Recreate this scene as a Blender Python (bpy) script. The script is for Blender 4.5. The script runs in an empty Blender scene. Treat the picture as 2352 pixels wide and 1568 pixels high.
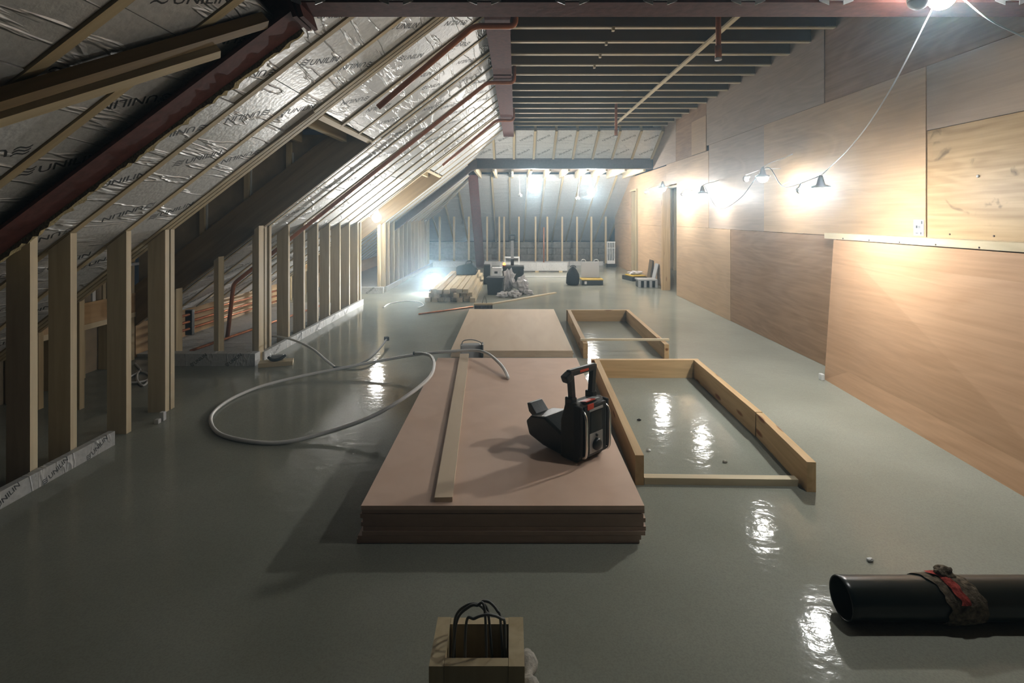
import bpy, bmesh, math, random
from mathutils import Vector, Matrix, Euler, noise
random.seed(7)
scene = bpy.context.scene
C = scene.collection
# ------------------------------------------------------------------ camera / world / exposure
F, CX, HY, EYE = 1225.0, 1175.0, 497.0, 1.41      # focal length in px, optical axis px, camera height
cam_d = bpy.data.cameras.new('camera')
cam = bpy.data.objects.new('camera', cam_d); C.objects.link(cam)
cam.location = (0, 0, EYE); cam.rotation_euler = (math.radians(90), 0, 0)
cam_d.sensor_fit = 'HORIZONTAL'; cam_d.sensor_width = 36.0
cam_d.lens = 36.0 * F / 2352.0
cam_d.shift_x = (1176 - CX) / 2352.0
cam_d.shift_y = (HY - 784.0) / 2352.0
cam_d.clip_start = 0.02; cam_d.clip_end = 200
scene.camera = cam
world = bpy.data.worlds.new('world'); scene.world = world; world.use_nodes = True
world.node_tree.nodes['Background'].inputs[0].default_value = (0.30, 0.38, 0.50, 1)
world.node_tree.nodes['Background'].inputs[1].default_value = 0.006
vs = scene.view_settings
vs.view_transform = 'Standard'; vs.look = 'None'; vs.gamma = 1.0; vs.use_curve_mapping = False
vs.exposure = 2.0
cy = scene.cycles; cy.use_light_tree = False
cy.max_bounces = 5; cy.diffuse_bounces = 1; cy.glossy_bounces = 2; cy.transmission_bounces = 2; cy.volume_bounces = 0; cy.sample_clamp_indirect = 6.0
cy.caustics_reflective = False; cy.caustics_refractive = False
LAMP_COL = (0.98, 1.0, 0.985)
LAMP_K = 1.0
HAZE = 0.016

# ------------------------------------------------------------------ pixel helpers
def W(x, y, Y): return Vector(((x - CX) / F * Y, Y, EYE + (HY - y) / F * Y))
def G(x, y, z=0.0):
    Y = (EYE - z) * F / (y - HY)
    return Vector(((x - CX) / F * Y, Y, z))

# ------------------------------------------------------------------ materials
M = {}
def new_mat(name):
    m = bpy.data.materials.new(name); m.use_nodes = True
    nt = m.node_tree; b = nt.nodes['Principled BSDF']
    return m, nt, b
def N(nt, t, **kw):
    n = nt.nodes.new(t)
    for k, v in kw.items(): setattr(n, k, v)
    return n
def ramp(nt, stops, fac):
    r = N(nt, 'ShaderNodeValToRGB'); e = r.color_ramp.elements
    while len(e) < len(stops): e.new(0.5)
    for i, (p, c) in enumerate(stops):
        e[i].position = p; e[i].color = (*c, 1) if len(c) == 3 else c
    nt.links.new(fac, r.inputs[0]); return r
def coords(nt, scale, rnd=True):
    tc = N(nt, 'ShaderNodeTexCoord'); mp = N(nt, 'ShaderNodeMapping'); mp.inputs['Scale'].default_value = scale
    nt.links.new(tc.outputs['Object'], mp.inputs[0])
    if rnd:
        oi = N(nt, 'ShaderNodeObjectInfo'); vm = N(nt, 'ShaderNodeVectorMath', operation='SCALE')
        cb = N(nt, 'ShaderNodeCombineXYZ')
        for i in range(3): nt.links.new(oi.outputs['Random'], cb.inputs[i])
        nt.links.new(cb.outputs[0], vm.inputs[0]); vm.inputs['Scale'].default_value = 37.0
        nt.links.new(vm.outputs[0], mp.inputs['Location'])
    return mp.outputs[0]
def bump(nt, b, h, s, d=0.01):
    n = N(nt, 'ShaderNodeBump'); n.inputs['Strength'].default_value = s; n.inputs['Distance'].default_value = d
    nt.links.new(h, n.inputs['Height']); nt.links.new(n.outputs[0], b.inputs['Normal']); return n
def plain(name, col, rough=0.6, metal=0.0, spec=0.5, bmp=0.0, bscale=60, var=0.0):
    m, nt, b = new_mat(name)
    b.inputs['Base Color'].default_value = (*col, 1); b.inputs['Roughness'].default_value = rough
    b.inputs['Metallic'].default_value = metal; b.inputs['Specular IOR Level'].default_value = spec
    if bmp or var:
        v = coords(nt, (1, 1, 1)); n = N(nt, 'ShaderNodeTexNoise'); n.inputs['Scale'].default_value = bscale; n.inputs['Detail'].default_value = 4
        nt.links.new(v, n.inputs['Vector'])
        if bmp: bump(nt, b, n.outputs[0], bmp)
        if var:
            r = ramp(nt, [(0.3, tuple(c * (1 - var) for c in col)), (0.7, tuple(min(1, c * (1 + var)) for c in col))], n.outputs[0])
            nt.links.new(r.outputs[0], b.inputs['Base Color'])
    M[name] = m; return m
def wood(name, c0, c1, sx=1.5, sy=22, rough=0.6, knots=False, tint=0.15, bmp=0.15):
    """grain along local X"""
    m, nt, b = new_mat(name)
    v = coords(nt, (sx, sy, sy))
    n = N(nt, 'ShaderNodeTexNoise'); n.inputs['Scale'].default_value = 1.0; n.inputs['Detail'].default_value = 5; n.inputs['Distortion'].default_value = 0.6
    nt.links.new(v, n.inputs['Vector'])
    r = ramp(nt, [(0.3, c0), (0.7, c1)], n.outputs[0]); col = r.outputs[0]
    if knots:
        v2 = coords(nt, (2.2, 9, 9)); vo = N(nt, 'ShaderNodeTexVoronoi'); vo.inputs['Scale'].default_value = 1.0
        nt.links.new(v2, vo.inputs['Vector'])
        kr = ramp(nt, [(0.0, (0.25, 0.12, 0.05)), (0.10, (0.45, 0.25, 0.11)), (0.17, (1, 1, 1))], vo.outputs['Distance'])
        mx = N(nt, 'ShaderNodeMix', data_type='RGBA', blend_type='MULTIPLY'); mx.inputs[0].default_value = 1
        nt.links.new(col, mx.inputs[6]); nt.links.new(kr.outputs[0], mx.inputs[7]); col = mx.outputs[2]
    oi = N(nt, 'ShaderNodeObjectInfo'); hs = N(nt, 'ShaderNodeHueSaturation')
    mr = N(nt, 'ShaderNodeMapRange'); mr.inputs[3].default_value = 1 - tint; mr.inputs[4].default_value = 1 + tint
    nt.links.new(oi.outputs['Random'], mr.inputs[0]); nt.links.new(mr.outputs[0], hs.inputs['Value'])
    nt.links.new(col, hs.inputs['Color']); nt.links.new(hs.outputs[0], b.inputs['Base Color'])
    b.inputs['Roughness'].default_value = rough; b.inputs['Specular IOR Level'].default_value = 0.25
    bump(nt, b, n.outputs[0], bmp, 0.004)
    M[name] = m; return m
wood('pine', (0.50, 0.39, 0.22), (0.64, 0.53, 0.33))
wood('pine_pale', (0.62, 0.51, 0.33), (0.76, 0.65, 0.45))
wood('pine_knotty', (0.50, 0.32, 0.15), (0.66, 0.46, 0.24), knots=True)
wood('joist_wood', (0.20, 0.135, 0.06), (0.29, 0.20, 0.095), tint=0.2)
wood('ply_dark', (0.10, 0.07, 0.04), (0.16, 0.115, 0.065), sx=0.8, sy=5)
wood('mdf', (0.56, 0.39, 0.29), (0.62, 0.44, 0.335), sx=9, sy=9, tint=0.06, bmp=0.03)
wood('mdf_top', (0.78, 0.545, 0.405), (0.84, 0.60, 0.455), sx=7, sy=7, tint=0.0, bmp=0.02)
wood('ply_birch', (0.72, 0.55, 0.38), (0.80, 0.64, 0.46), sx=1.2, sy=6, tint=0.05, bmp=0.03)
def ply_wall(name, c0, c1, dist=1.6, sc=1.0, stains=0.0, rough=0.5):
    m, nt, b = new_mat(name)
    v = coords(nt, (0.55 * sc, 3.2 * sc, 3.2 * sc))
    n0 = N(nt, 'ShaderNodeTexNoise'); n0.inputs['Scale'].default_value = 0.9; n0.inputs['Detail'].default_value = 2; n0.inputs['Distortion'].default_value = dist
    nt.links.new(v, n0.inputs['Vector'])
    # cathedral grain: rings of the low-frequency field
    ma = N(nt, 'ShaderNodeMath', operation='MULTIPLY'); ma.inputs[1].default_value = 26
    nt.links.new(n0.outputs[0], ma.inputs[0])
    si = N(nt, 'ShaderNodeMath', operation='SINE'); nt.links.new(ma.outputs[0], si.inputs[0])
    v2 = coords(nt, (2, 45, 45)); n1 = N(nt, 'ShaderNodeTexNoise'); n1.inputs['Scale'].default_value = 1; n1.inputs['Detail'].default_value = 6
    nt.links.new(v2, n1.inputs['Vector'])
    ad = N(nt, 'ShaderNodeMath', operation='MULTIPLY_ADD'); ad.inputs[1].default_value = 0.13
    nt.links.new(si.outputs[0], ad.inputs[0]); nt.links.new(n1.outputs[0], ad.inputs[2])
    r = ramp(nt, [(0.16, c0), (0.84, c1)], ad.outputs[0]); col = r.outputs[0]
    if stains:
        v3 = coords(nt, (2.2, 2.2, 2.2)); vo = N(nt, 'ShaderNodeTexNoise'); vo.inputs['Scale'].default_value = 2.0; vo.inputs['Detail'].default_value = 8; vo.inputs['Distortion'].default_value = 1.2
        nt.links.new(v3, vo.inputs['Vector'])
        kr = ramp(nt, [(0.60, (1, 1, 1)), (0.68, (1 - stains,) * 3)], vo.outputs[0])
        mx = N(nt, 'ShaderNodeMix', data_type='RGBA', blend_type='MULTIPLY'); mx.inputs[0].default_value = 1
        nt.links.new(col, mx.inputs[6]); nt.links.new(kr.outputs[0], mx.inputs[7]); col = mx.outputs[2]
    nt.links.new(col, b.inputs['Base Color']); b.inputs['Roughness'].default_value = rough; b.inputs['Specular IOR Level'].default_value = 0.3
    bump(nt, b, n1.outputs[0], 0.08, 0.003)
    M[name] = m
ply_wall('ply', (0.46, 0.305, 0.175), (0.60, 0.415, 0.25))
ply_wall('ply_rosy', (0.52, 0.305, 0.17), (0.66, 0.41, 0.245))
ply_wall('ply_brown', (0.27, 0.155, 0.08), (0.41, 0.25, 0.14), dist=2.2)
ply_wall('ply_grey', (0.36, 0.27, 0.20), (0.47, 0.36, 0.27))
ply_wall('ply_stained', (0.36, 0.235, 0.12), (0.54, 0.385, 0.215), stains=0.55)
ply_wall('ply_orange', (0.52, 0.33, 0.16), (0.64, 0.44, 0.23))
# foil face of the insulation boards
def foil(name, col, metal, rough, s=0.9):
    m, nt, b = new_mat(name)
    v = coords(nt, (1, 1, 1))
    n = N(nt, 'ShaderNodeTexNoise'); n.inputs['Scale'].default_value = 1.7; n.inputs['Detail'].default_value = 4; n.inputs['Distortion'].default_value = 0.3
    mp = N(nt, 'ShaderNodeMapping'); mp.inputs['Scale'].default_value = (3.4, 0.55, 1); mp.inputs['Rotation'].default_value = (0, 0, 0.25)
    nt.links.new(v, mp.inputs[0]); nt.links.new(mp.outputs[0], n.inputs['Vector'])
    rd = ramp(nt, [(0.47, (0, 0, 0)), (0.495, (1, 1, 1)), (0.52, (0, 0, 0))], n.outputs[0])     # ridged creases
    n2 = N(nt, 'ShaderNodeTexNoise'); n2.inputs['Scale'].default_value = 38; n2.inputs['Detail'].default_value = 3
    nt.links.new(v, n2.inputs['Vector'])
    ad = N(nt, 'ShaderNodeMath', operation='MULTIPLY_ADD'); ad.inputs[1].default_value = 0.35
    nt.links.new(n2.outputs[0], ad.inputs[0]); nt.links.new(rd.outputs[0], ad.inputs[2])
    bump(nt, b, ad.outputs[0], s, 0.012)
    r = ramp(nt, [(0.35, tuple(c * 0.86 for c in col)), (0.65, col)], n2.outputs[0])
    nt.links.new(r.outputs[0], b.inputs['Base Color'])
    b.inputs['Metallic'].default_value = metal; b.inputs['Roughness'].default_value = rough
    M[name] = m
foil('foil', (0.74, 0.74, 0.72), 0.25, 0.42, 0.7)
foil('foil_flat', (0.60, 0.61, 0.60), 0.2, 0.5, 0.5)
# poured screed floor
m, nt, b = new_mat('screed'); M['screed'] = m
v = coords(nt, (1, 1, 1), rnd=False)
n = N(nt, 'ShaderNodeTexNoise'); n.inputs['Scale'].default_value = 1.1; n.inputs['Detail'].default_value = 7; nt.links.new(v, n.inputs['Vector'])
r = ramp(nt, [(0.32, (0.295, 0.302, 0.25)), (0.68, (0.375, 0.384, 0.322))], n.outputs[0])
n3 = N(nt, 'ShaderNodeTexNoise'); n3.inputs['Scale'].default_value = 160; n3.inputs['Detail'].default_value = 2; nt.links.new(v, n3.inputs['Vector'])
mx = N(nt, 'ShaderNodeMix', data_type='RGBA', blend_type='MULTIPLY'); mx.inputs[0].default_value = 0.5
r3 = ramp(nt, [(0.3, (0.72, 0.72, 0.72)), (0.6, (1, 1, 1))], n3.outputs[0])
nt.links.new(r.outputs[0], mx.inputs[6]); nt.links.new(r3.outputs[0], mx.inputs[7]); nt.links.new(mx.outputs[2], b.inputs['Base Color'])
mp = N(nt, 'ShaderNodeMapping'); mp.inputs['Scale'].default_value = (8.5, 10, 1); nt.links.new(v, mp.inputs[0])
n2 = N(nt, 'ShaderNodeTexNoise'); n2.inputs['Scale'].default_value = 1.6; n2.inputs['Detail'].default_value = 4.5; nt.links.new(mp.outputs[0], n2.inputs['Vector'])
bump(nt, b, n2.outputs[0], 0.26, 0.007)
b.inputs['Roughness'].default_value = 0.09; b.inputs['Specular IOR Level'].default_value = 0.075
plain('steel_red', (0.105, 0.036, 0.028), 0.7, 0.0, 0.2, 0.15, 25, 0.25)
plain('steel_dark', (0.085, 0.06, 0.055), 0.5, 0.1, 0.4, 0.15, 25, 0.2)
plain('galvanised', (0.66, 0.67, 0.66), 0.4, 0.7, 0.5, 0.1, 30)
plain('copper', (0.62, 0.25, 0.13), 0.32, 0.75, 0.5, 0.05, 20, 0.15)
plain('pipe_orange', (0.50, 0.17, 0.06), 0.38, 0.1, 0.5, 0.05, 20, 0.12)
plain('wool', (0.36, 0.29, 0.15), 0.95, 0, 0.1, 0.8, 90, 0.35)
plain('ink', (0.045, 0.05, 0.055), 0.6)
plain('white_plastic', (0.72, 0.73, 0.72), 0.4)
plain('white_cable', (0.82, 0.81, 0.78), 0.4)
plain('grey_cable', (0.13, 0.14, 0.135), 0.5)
plain('black_plastic', (0.012, 0.016, 0.017), 0.35, 0, 0.5, 0.1, 80)
plain('black_rubber', (0.012, 0.012, 0.012), 0.7)
plain('olive_plastic', (0.035, 0.031, 0.022), 0.6, 0, 0.4, 0.2, 140)
plain('red_plastic', (0.62, 0.05, 0.015), 0.4)
plain('chrome', (0.75, 0.74, 0.70), 0.22, 0.9)
plain('silver_face', (0.42, 0.42, 0.41), 0.4, 0.3)
plain('screen_black', (0.008, 0.009, 0.010), 0.15)
plain('pipe_black', (0.006, 0.014, 0.014), 0.28, 0, 0.5, 0.04, 20)
plain('dirty_cloth', (0.15, 0.12, 0.085), 0.95, 0, 0.1, 0.9, 60, 0.6)
plain('red_cloth', (0.42, 0.075, 0.06), 0.9, 0, 0.1, 0.7, 70, 0.5)
plain('cloth_black', (0.014, 0.018, 0.02), 0.75, 0, 0.3, 0.5, 25)
plain('plastic_film', (0.62, 0.60, 0.60), 0.3, 0, 0.6, 0.3, 12)
plain('yellow_plastic', (0.62, 0.42, 0.05), 0.45)
plain('grey_plastic', (0.40, 0.41, 0.41), 0.45)
plain('paper', (0.75, 0.76, 0.78), 0.7)
plain('board_brown', (0.46, 0.38, 0.27), 0.85, 0, 0.2, 0.1, 9, 0.12)
plain('timber_shade', (0.19, 0.145, 0.075), 0.75, 0, 0.2, 0.2, 18, 0.15)
plain('block_grey', (0.30, 0.29, 0.26), 0.9, 0, 0.2, 0.5, 12, 0.25)
plain('night_glass', (0.01, 0.02, 0.035), 0.08, 0, 0.5)
plain('crate_clear', (0.62, 0.62, 0.62), 0.25, 0, 0.5)
plain('dust', (0.50, 0.47, 0.41), 0.95, 0, 0.1, 0.5, 60, 0.2)
def emit(name, col, s):
    m, nt, b = new_mat(name); b.inputs['Base Color'].default_value = (*col, 1)
    b.inputs['Emission Color'].default_value = (*col, 1); b.inputs['Emission Strength'].default_value = s; M[name] = m

# ------------------------------------------------------------------ mesh helpers
WM = {}
def link(name, me, mat=None, parent=None, mw=None):
    o = bpy.data.objects.new(name, me); C.objects.link(o)
    if mat is not None and me is not None and not me.materials: me.materials.append(M[mat] if isinstance(mat, str) else mat)
    mw = Matrix.Identity(4) if mw is None else mw
    if parent is not None:
        o.parent = parent; o.matrix_local = WM[parent.name].inverted() @ mw
    else: o.matrix_local = mw
    WM[o.name] = mw
    return o
def tag(o, label, cat, group=None, kind=None):
    if label: o['label'] = label
    if cat: o['category'] = cat
    if group: o['group'] = group
    if kind: o['kind'] = kind
    return o
def struct(o, label=None):
    o['kind'] = 'structure'
    if label: o['label'] = label
    return o
def empty(name, loc=(0, 0, 0), rotz=0.0):
    o = bpy.data.objects.new(name, None); C.objects.link(o); o.empty_display_size = 0.05
    o.location = loc; o.rotation_euler = (0, 0, rotz)
    WM[o.name] = Matrix.Translation(Vector(loc)) @ Matrix.Rotation(rotz, 4, 'Z')
    return o
BOXF = [(0, 3, 2, 1), (4, 5, 6, 7), (0, 1, 5, 4), (1, 2, 6, 5), (2, 3, 7, 6), (3, 0, 4, 7)]
_boxes = {}
def box_mesh(sx, sy, sz, mat):
    k = (round(sx, 4), round(sy, 4), round(sz, 4), mat)
    if k in _boxes: return _boxes[k]
    x, y, z = sx / 2, sy / 2, sz / 2
    me = bpy.data.meshes.new('box')
    me.from_pydata([(-x, -y, -z), (x, -y, -z), (x, y, -z), (-x, y, -z), (-x, -y, z), (x, -y, z), (x, y, z), (-x, y, z)], [], BOXF)
    me.materials.append(M[mat]); _boxes[k] = me; return me
def frame(xa, za):
    """matrix with X along xa, Z as close to za as possible"""
    x = Vector(xa).normalized(); z = Vector(za); z = (z - x * z.dot(x)).normalized(); y = z.cross(x)
    return Matrix((x, y, z)).transposed().to_4x4()
def beam(name, p0, p1, w, h, mat, parent=None, up=(0, 0, 1), centre=True):
    """a timber from p0 to p1, w across, h along 'up'; centre=False puts the line on the underside"""
    p0, p1 = Vector(p0), Vector(p1); L = (p1 - p0).length
    R = frame(p1 - p0, up); c = (p0 + p1) / 2
    if not centre: c = c + R.to_3x3() @ Vector((0, 0, h / 2))
    return link(name, box_mesh(L, w, h, mat), None, parent, Matrix.Translation(c) @ R)
def bx(name, x0, x1, y0, y1, z0, z1, mat, parent=None, along=None):
    """axis-aligned box; local X runs along its longest side"""
    s = (x1 - x0, y1 - y0, z1 - z0); c = Vector(((x0 + x1) / 2, (y0 + y1) / 2, (z0 + z1) / 2))
    a = along if along is not None else max(range(3), key=lambda i: s[i])
    if a == 0: R = Matrix.Identity(4); d = s
    elif a == 1: R = frame((0, 1, 0), (0, 0, 1)); d = (s[1], s[0], s[2])
    else: R = frame((0, 0, 1), (1, 0, 0)); d = (s[2], s[1], s[0])
    return link(name, box_mesh(d[0], d[1], d[2], mat), None, parent, Matrix.Translation(c) @ R)
def mesh_from(name, verts, faces, mat, parent=None, smooth=False, mw=None):
    me = bpy.data.meshes.new(name); me.from_pydata([tuple(v) for v in verts], [], faces); me.update()
    if smooth:
        for p in me.polygons: p.use_smooth = True
    return link(name, me, mat, parent, mw)
def centre_origin(o):
    """put a mesh object's origin at its base centre, so labels and checks read a real place"""
    vs_ = [v.co for v in o.data.vertices]
    c = Vector(((min(v.x for v in vs_) + max(v.x for v in vs_)) / 2, (min(v.y for v in vs_) + max(v.y for v in vs_)) / 2, min(v.z for v in vs_)))
    for v in o.data.vertices: v.co -= c
    o.location = o.location + c
    return o
def catmull(pts, n=8):
    pts = [Vector(p) for p in pts]; out = []
    P = [pts[0] * 2 - pts[1]] + pts + [pts[-1] * 2 - pts[-2]]
    for i in range(1, len(P) - 2):
        a, b_, c, d = P[i - 1], P[i], P[i + 1], P[i + 2]
        for k in range(n):
            t = k / n
            out.append(0.5 * ((2 * b_) + (c - a) * t + (2 * a - 5 * b_ + 4 * c - d) * t * t + (3 * b_ - a - 3 * c + d) * t ** 3))
    out.append(pts[-1]); return out
def tube(name, pts, r, mat, parent=None, seg=10, smooth_path=True, n=8, mw=None):
    p = catmull(pts, n) if smooth_path else [Vector(q) for q in pts]
    verts, faces = [], []
    t0 = (p[1] - p[0]).normalized(); u = t0.orthogonal().normalized()
    for i, q in enumerate(p):
        t = (p[min(i + 1, len(p) - 1)] - p[max(i - 1, 0)]).normalized()
        u = (u - t * u.dot(t)).normalized(); v_ = t.cross(u)
        rr = r(i / (len(p) - 1)) if callable(r) else r
        for k in range(seg):
            a = 2 * math.pi * k / seg; verts.append(q + (u * math.cos(a) + v_ * math.sin(a)) * rr)
    for i in range(len(p) - 1):
        for k in range(seg):
            k2 = (k + 1) % seg
            faces.append((i * seg + k, i * seg + k2, (i + 1) * seg + k2, (i + 1) * seg + k))
    faces.append(tuple(range(seg))[::-1]); faces.append(tuple((len(p) - 1) * seg + k for k in range(seg)))
    return mesh_from(name, verts, faces, mat, parent, True, mw)
def lathe(name, prof, mat, parent=None, seg=20, mw=None, smooth=True):
    verts, faces = [], []
    for r, z in prof:
        for k in range(seg):
            a = 2 * math.pi * k / seg; verts.append((r * math.cos(a), r * math.sin(a), z))
    for i in range(len(prof) - 1):
        for k in range(seg):
            k2 = (k + 1) % seg
            faces.append((i * seg + k, i * seg + k2, (i + 1) * seg + k2, (i + 1) * seg + k))
    faces.append(tuple(range(seg))[::-1]); faces.append(tuple((len(prof) - 1) * seg + k for k in range(seg)))
    return mesh_from(name, verts, faces, mat, parent, smooth, mw)
def prism(name, poly, y0, y1, mat, parent=None, mw=None, bev=0.0):
    """polygon in local XZ, extruded along local Y"""
    n_ = len(poly)
    verts = [(x, y0, z) for x, z in poly] + [(x, y1, z) for x, z in poly]
    faces = [tuple(range(n_)), tuple(range(2 * n_ - 1, n_ - 1, -1))] + [(i, i + n_, (i + 1) % n_ + n_, (i + 1) % n_) for i in range(n_)]
    me = bpy.data.meshes.new(name); me.from_pydata(verts, [], faces); me.update()
    b_ = bmesh.new(); b_.from_mesh(me); bmesh.ops.recalc_face_normals(b_, faces=b_.faces)
    if bev: bmesh.ops.bevel(b_, geom=b_.edges[:], offset=bev, segments=2, affect='EDGES', profile=0.6)
    b_.to_mesh(me); b_.free()
    return link(name, me, mat, parent, mw)
def rbox(name, sx, sy, sz, mat, parent=None, mw=None, bev=0.008, seg=2):
    """bevelled box standing on local z=0"""
    me = bpy.data.meshes.new(name); b_ = bmesh.new()
    bmesh.ops.create_cube(b_, size=1.0); bmesh.ops.scale(b_, vec=(sx, sy, sz), verts=b_.verts)
    bmesh.ops.translate(b_, vec=(0, 0, sz / 2), verts=b_.verts)
    bmesh.ops.bevel(b_, geom=b_.edges[:], offset=bev, segments=seg, affect='EDGES', profile=0.6)
    b_.to_mesh(me); b_.free()
    return link(name, me, mat, parent, mw)
T = Matrix.Translation
def RZ(a): return Matrix.Rotation(a, 4, 'Z')

# ------------------------------------------------------------------ printed wordmark (flat ink on the foil)
def text_mesh(s, length):
    cu = bpy.data.curves.new('t', 'FONT'); cu.body = s; cu.size = 1.0; cu.shear = 0.0; cu.offset = 0.012; cu.resolution_u = 2
    o = bpy.data.objects.new('t', cu); C.objects.link(o)
    dg = bpy.context.evaluated_depsgraph_get(); me = bpy.data.meshes.new_from_object(o.evaluated_get(dg))
    bpy.data.objects.remove(o); bpy.data.curves.remove(cu)
    xs = [v.co.x for v in me.vertices]; w = max(xs) - min(xs); k = length / w; x0 = min(xs)
    for v in me.vertices: v.co = Vector(((v.co.x - x0) * k, v.co.y * k, 0))
    return me
word_me = text_mesh('UNILIN', 0.25)
b_ = bmesh.new(); b_.from_mesh(word_me)
hh = max(v.co.y for v in b_.verts)
for i in range(3):                                  # the three wavy strokes before the word
    y = hh * (0.12 + 0.38 * i); prev = None
    for k in range(7):
        x = -0.085 + 0.065 * k / 6 + i * 0.004; yy = y + 0.010 * math.sin(k / 6 * math.pi * 2) + 0.012 * k / 6
        a = b_.verts.new((x, yy - 0.005, 0)); c = b_.verts.new((x, yy + 0.005, 0))
        if prev: b_.faces.new((prev[0], a, c, prev[1]))
        prev = (a, c)
bmesh.ops.translate(b_, vec=(-0.09, -hh / 2, 0), verts=b_.verts)
b_.to_mesh(word_me); b_.free(); word_me.materials.append(M['ink'])
def wordmark(board, x, y, zoff, ang, scale=1.0):
    o = bpy.data.objects.new('printed_wordmark', word_me); C.objects.link(o); o.parent = board
    o.matrix_local = T((x, y, zoff)) @ RZ(ang) @ Matrix.Scale(scale, 4)
    return o

# ================================================================== THE SETTING
floor = struct(bx('floor', -4.4, 4.6, -0.6, 17.6, -0.12, 0.0, 'screed', along=0), 'grey poured screed floor with a dull wet sheen')
# ------------------------------------------------------------------ left roof slope
CU, SU = 0.7916, 0.6111
def X0(Y): return -2.49 + 0.015 * (Y - 4)
def P(u, Y, d=0.0): return Vector((X0(Y) + CU * u + SU * d, Y, 1.32 + SU * u - CU * d))
def zplane(X, Y): return 1.32 + SU / CU * (X - X0(Y))
def u_top(Y):
    pts = [(-5, 1.75), (2.45, 1.75), (3.45, 2.85), (10.15, 2.85), (11.2, 1.75), (13.5, 1.70), (15.5, 0.05), (30, 0.0)]
    for (a, ua), (b2, ub) in zip(pts, pts[1:]):
        if a <= Y <= b2: return ua + (ub - ua) * (Y - a) / (b2 - a)
UB = -1.6
DORM = [(3.97, 5.30), (8.62, 10.02)]
DTOP = 1.35
ROOM_N = Vector((SU, 0, -CU))
ceil_l = struct(empty('ceiling_left', P(0, 8)), 'sloping roof lined with foil-faced insulation boards between rafters')
def dn(Y): return 0.10 if Y < 2.42 else 0.0
rafters = [0.98, 1.39, 1.80, 2.16, 2.325, 2.53, 2.72, 3.05, 3.48, 3.82, 3.875, 3.93, 5.345, 5.47] + [5.9 + 0.42 * k for k in range(7)] + [8.55, 8.60, 10.05, 10.11] + [10.45 + 0.42 * k for k in range(12)]
for Y in rafters:
    # rafter: underside 2.5 cm proud of the foil, its depth going outwards
    if Y == 2.325: continue
    o = beam('rafter', P(UB, Y, dn(Y)), P(u_top(Y), Y, dn(Y)), 0.045, 0.17, 'pine', ceil_l, up=-ROOM_N, centre=False)
def foil_board(parent, u0, u1, ya, yb, d, mat='foil', name='insulation_board'):
    ym = (ya + yb) / 2
    c = P((u0 + u1) / 2, ym, d - 0.04)
    R = frame((CU, 0, SU), ROOM_N)
    tw = Matrix.Rotation(random.uniform(-0.006, 0.006), 4, 'X') @ Matrix.Rotation(random.uniform(-0.004, 0.004), 4, 'Y')
    return link(name, box_mesh(u1 - u0, yb - ya, 0.08, mat), None, parent, T(c) @ R @ tw)
bays = sorted(rafters)
for ya, yb in zip(bays, bays[1:]):
    if yb - ya < 0.1 or ya == 2.325: continue
    a, b2 = ya + 0.027, (yb - 0.027 if yb != 2.325 else 2.408)
    ym = (a + b2) / 2
    dorm = any(d0 - 0.1 < ym < d1 + 0.1 for d0, d1 in DORM)
    tops = u_top(ym)
    if dorm:
        segs = []
        for k in range(3):          # three narrow boards over the dormer, split at two infill rafters
            w = (b2 - a) / 3
            segs.append((DTOP + 0.05, tops, a + w * k + (0.03 if k else 0), a + w * (k + 1) - (0.03 if k < 2 else 0)))
            if k: beam('rafter', P(DTOP, a + w * k, 0), P(tops, a + w * k, 0), 0.045, 0.17, 'pine', ceil_l, up=-ROOM_N, centre=False)
    else:
        cuts = [UB, -0.25 + random.uniform(-.3, .3), 1.25 + random.uniform(-.25, .25), tops]
        if tops < cuts[2] + 0.2: cuts = [UB, cuts[1], tops] if tops > cuts[1] + 0.2 else [UB, tops]
        segs = [(p + 0.002, q - 0.002, a, b2) for p, q in zip(cuts, cuts[1:])]
    for (p, q, sa, sb) in segs:
        bd = foil_board(ceil_l, p, q, sa, sb, dn(ym) - 0.008 + random.uniform(-0.004, 0.004))
        if sb < 7.2 and sb - sa > 0.2:
            L = q - p; n_ = max(1, int(L / 0.42))
            for k in range(n_):
                uu = -L / 2 + L * (k + 0.5) / n_ + random.uniform(-.05, .05)
                flip = (k + int(ya * 10)) % 2
                wordmark(bd, uu, random.uniform(-.03, .03), 0.0405, math.radians(-56 + (180 if flip else 0)), 0.95)
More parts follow.
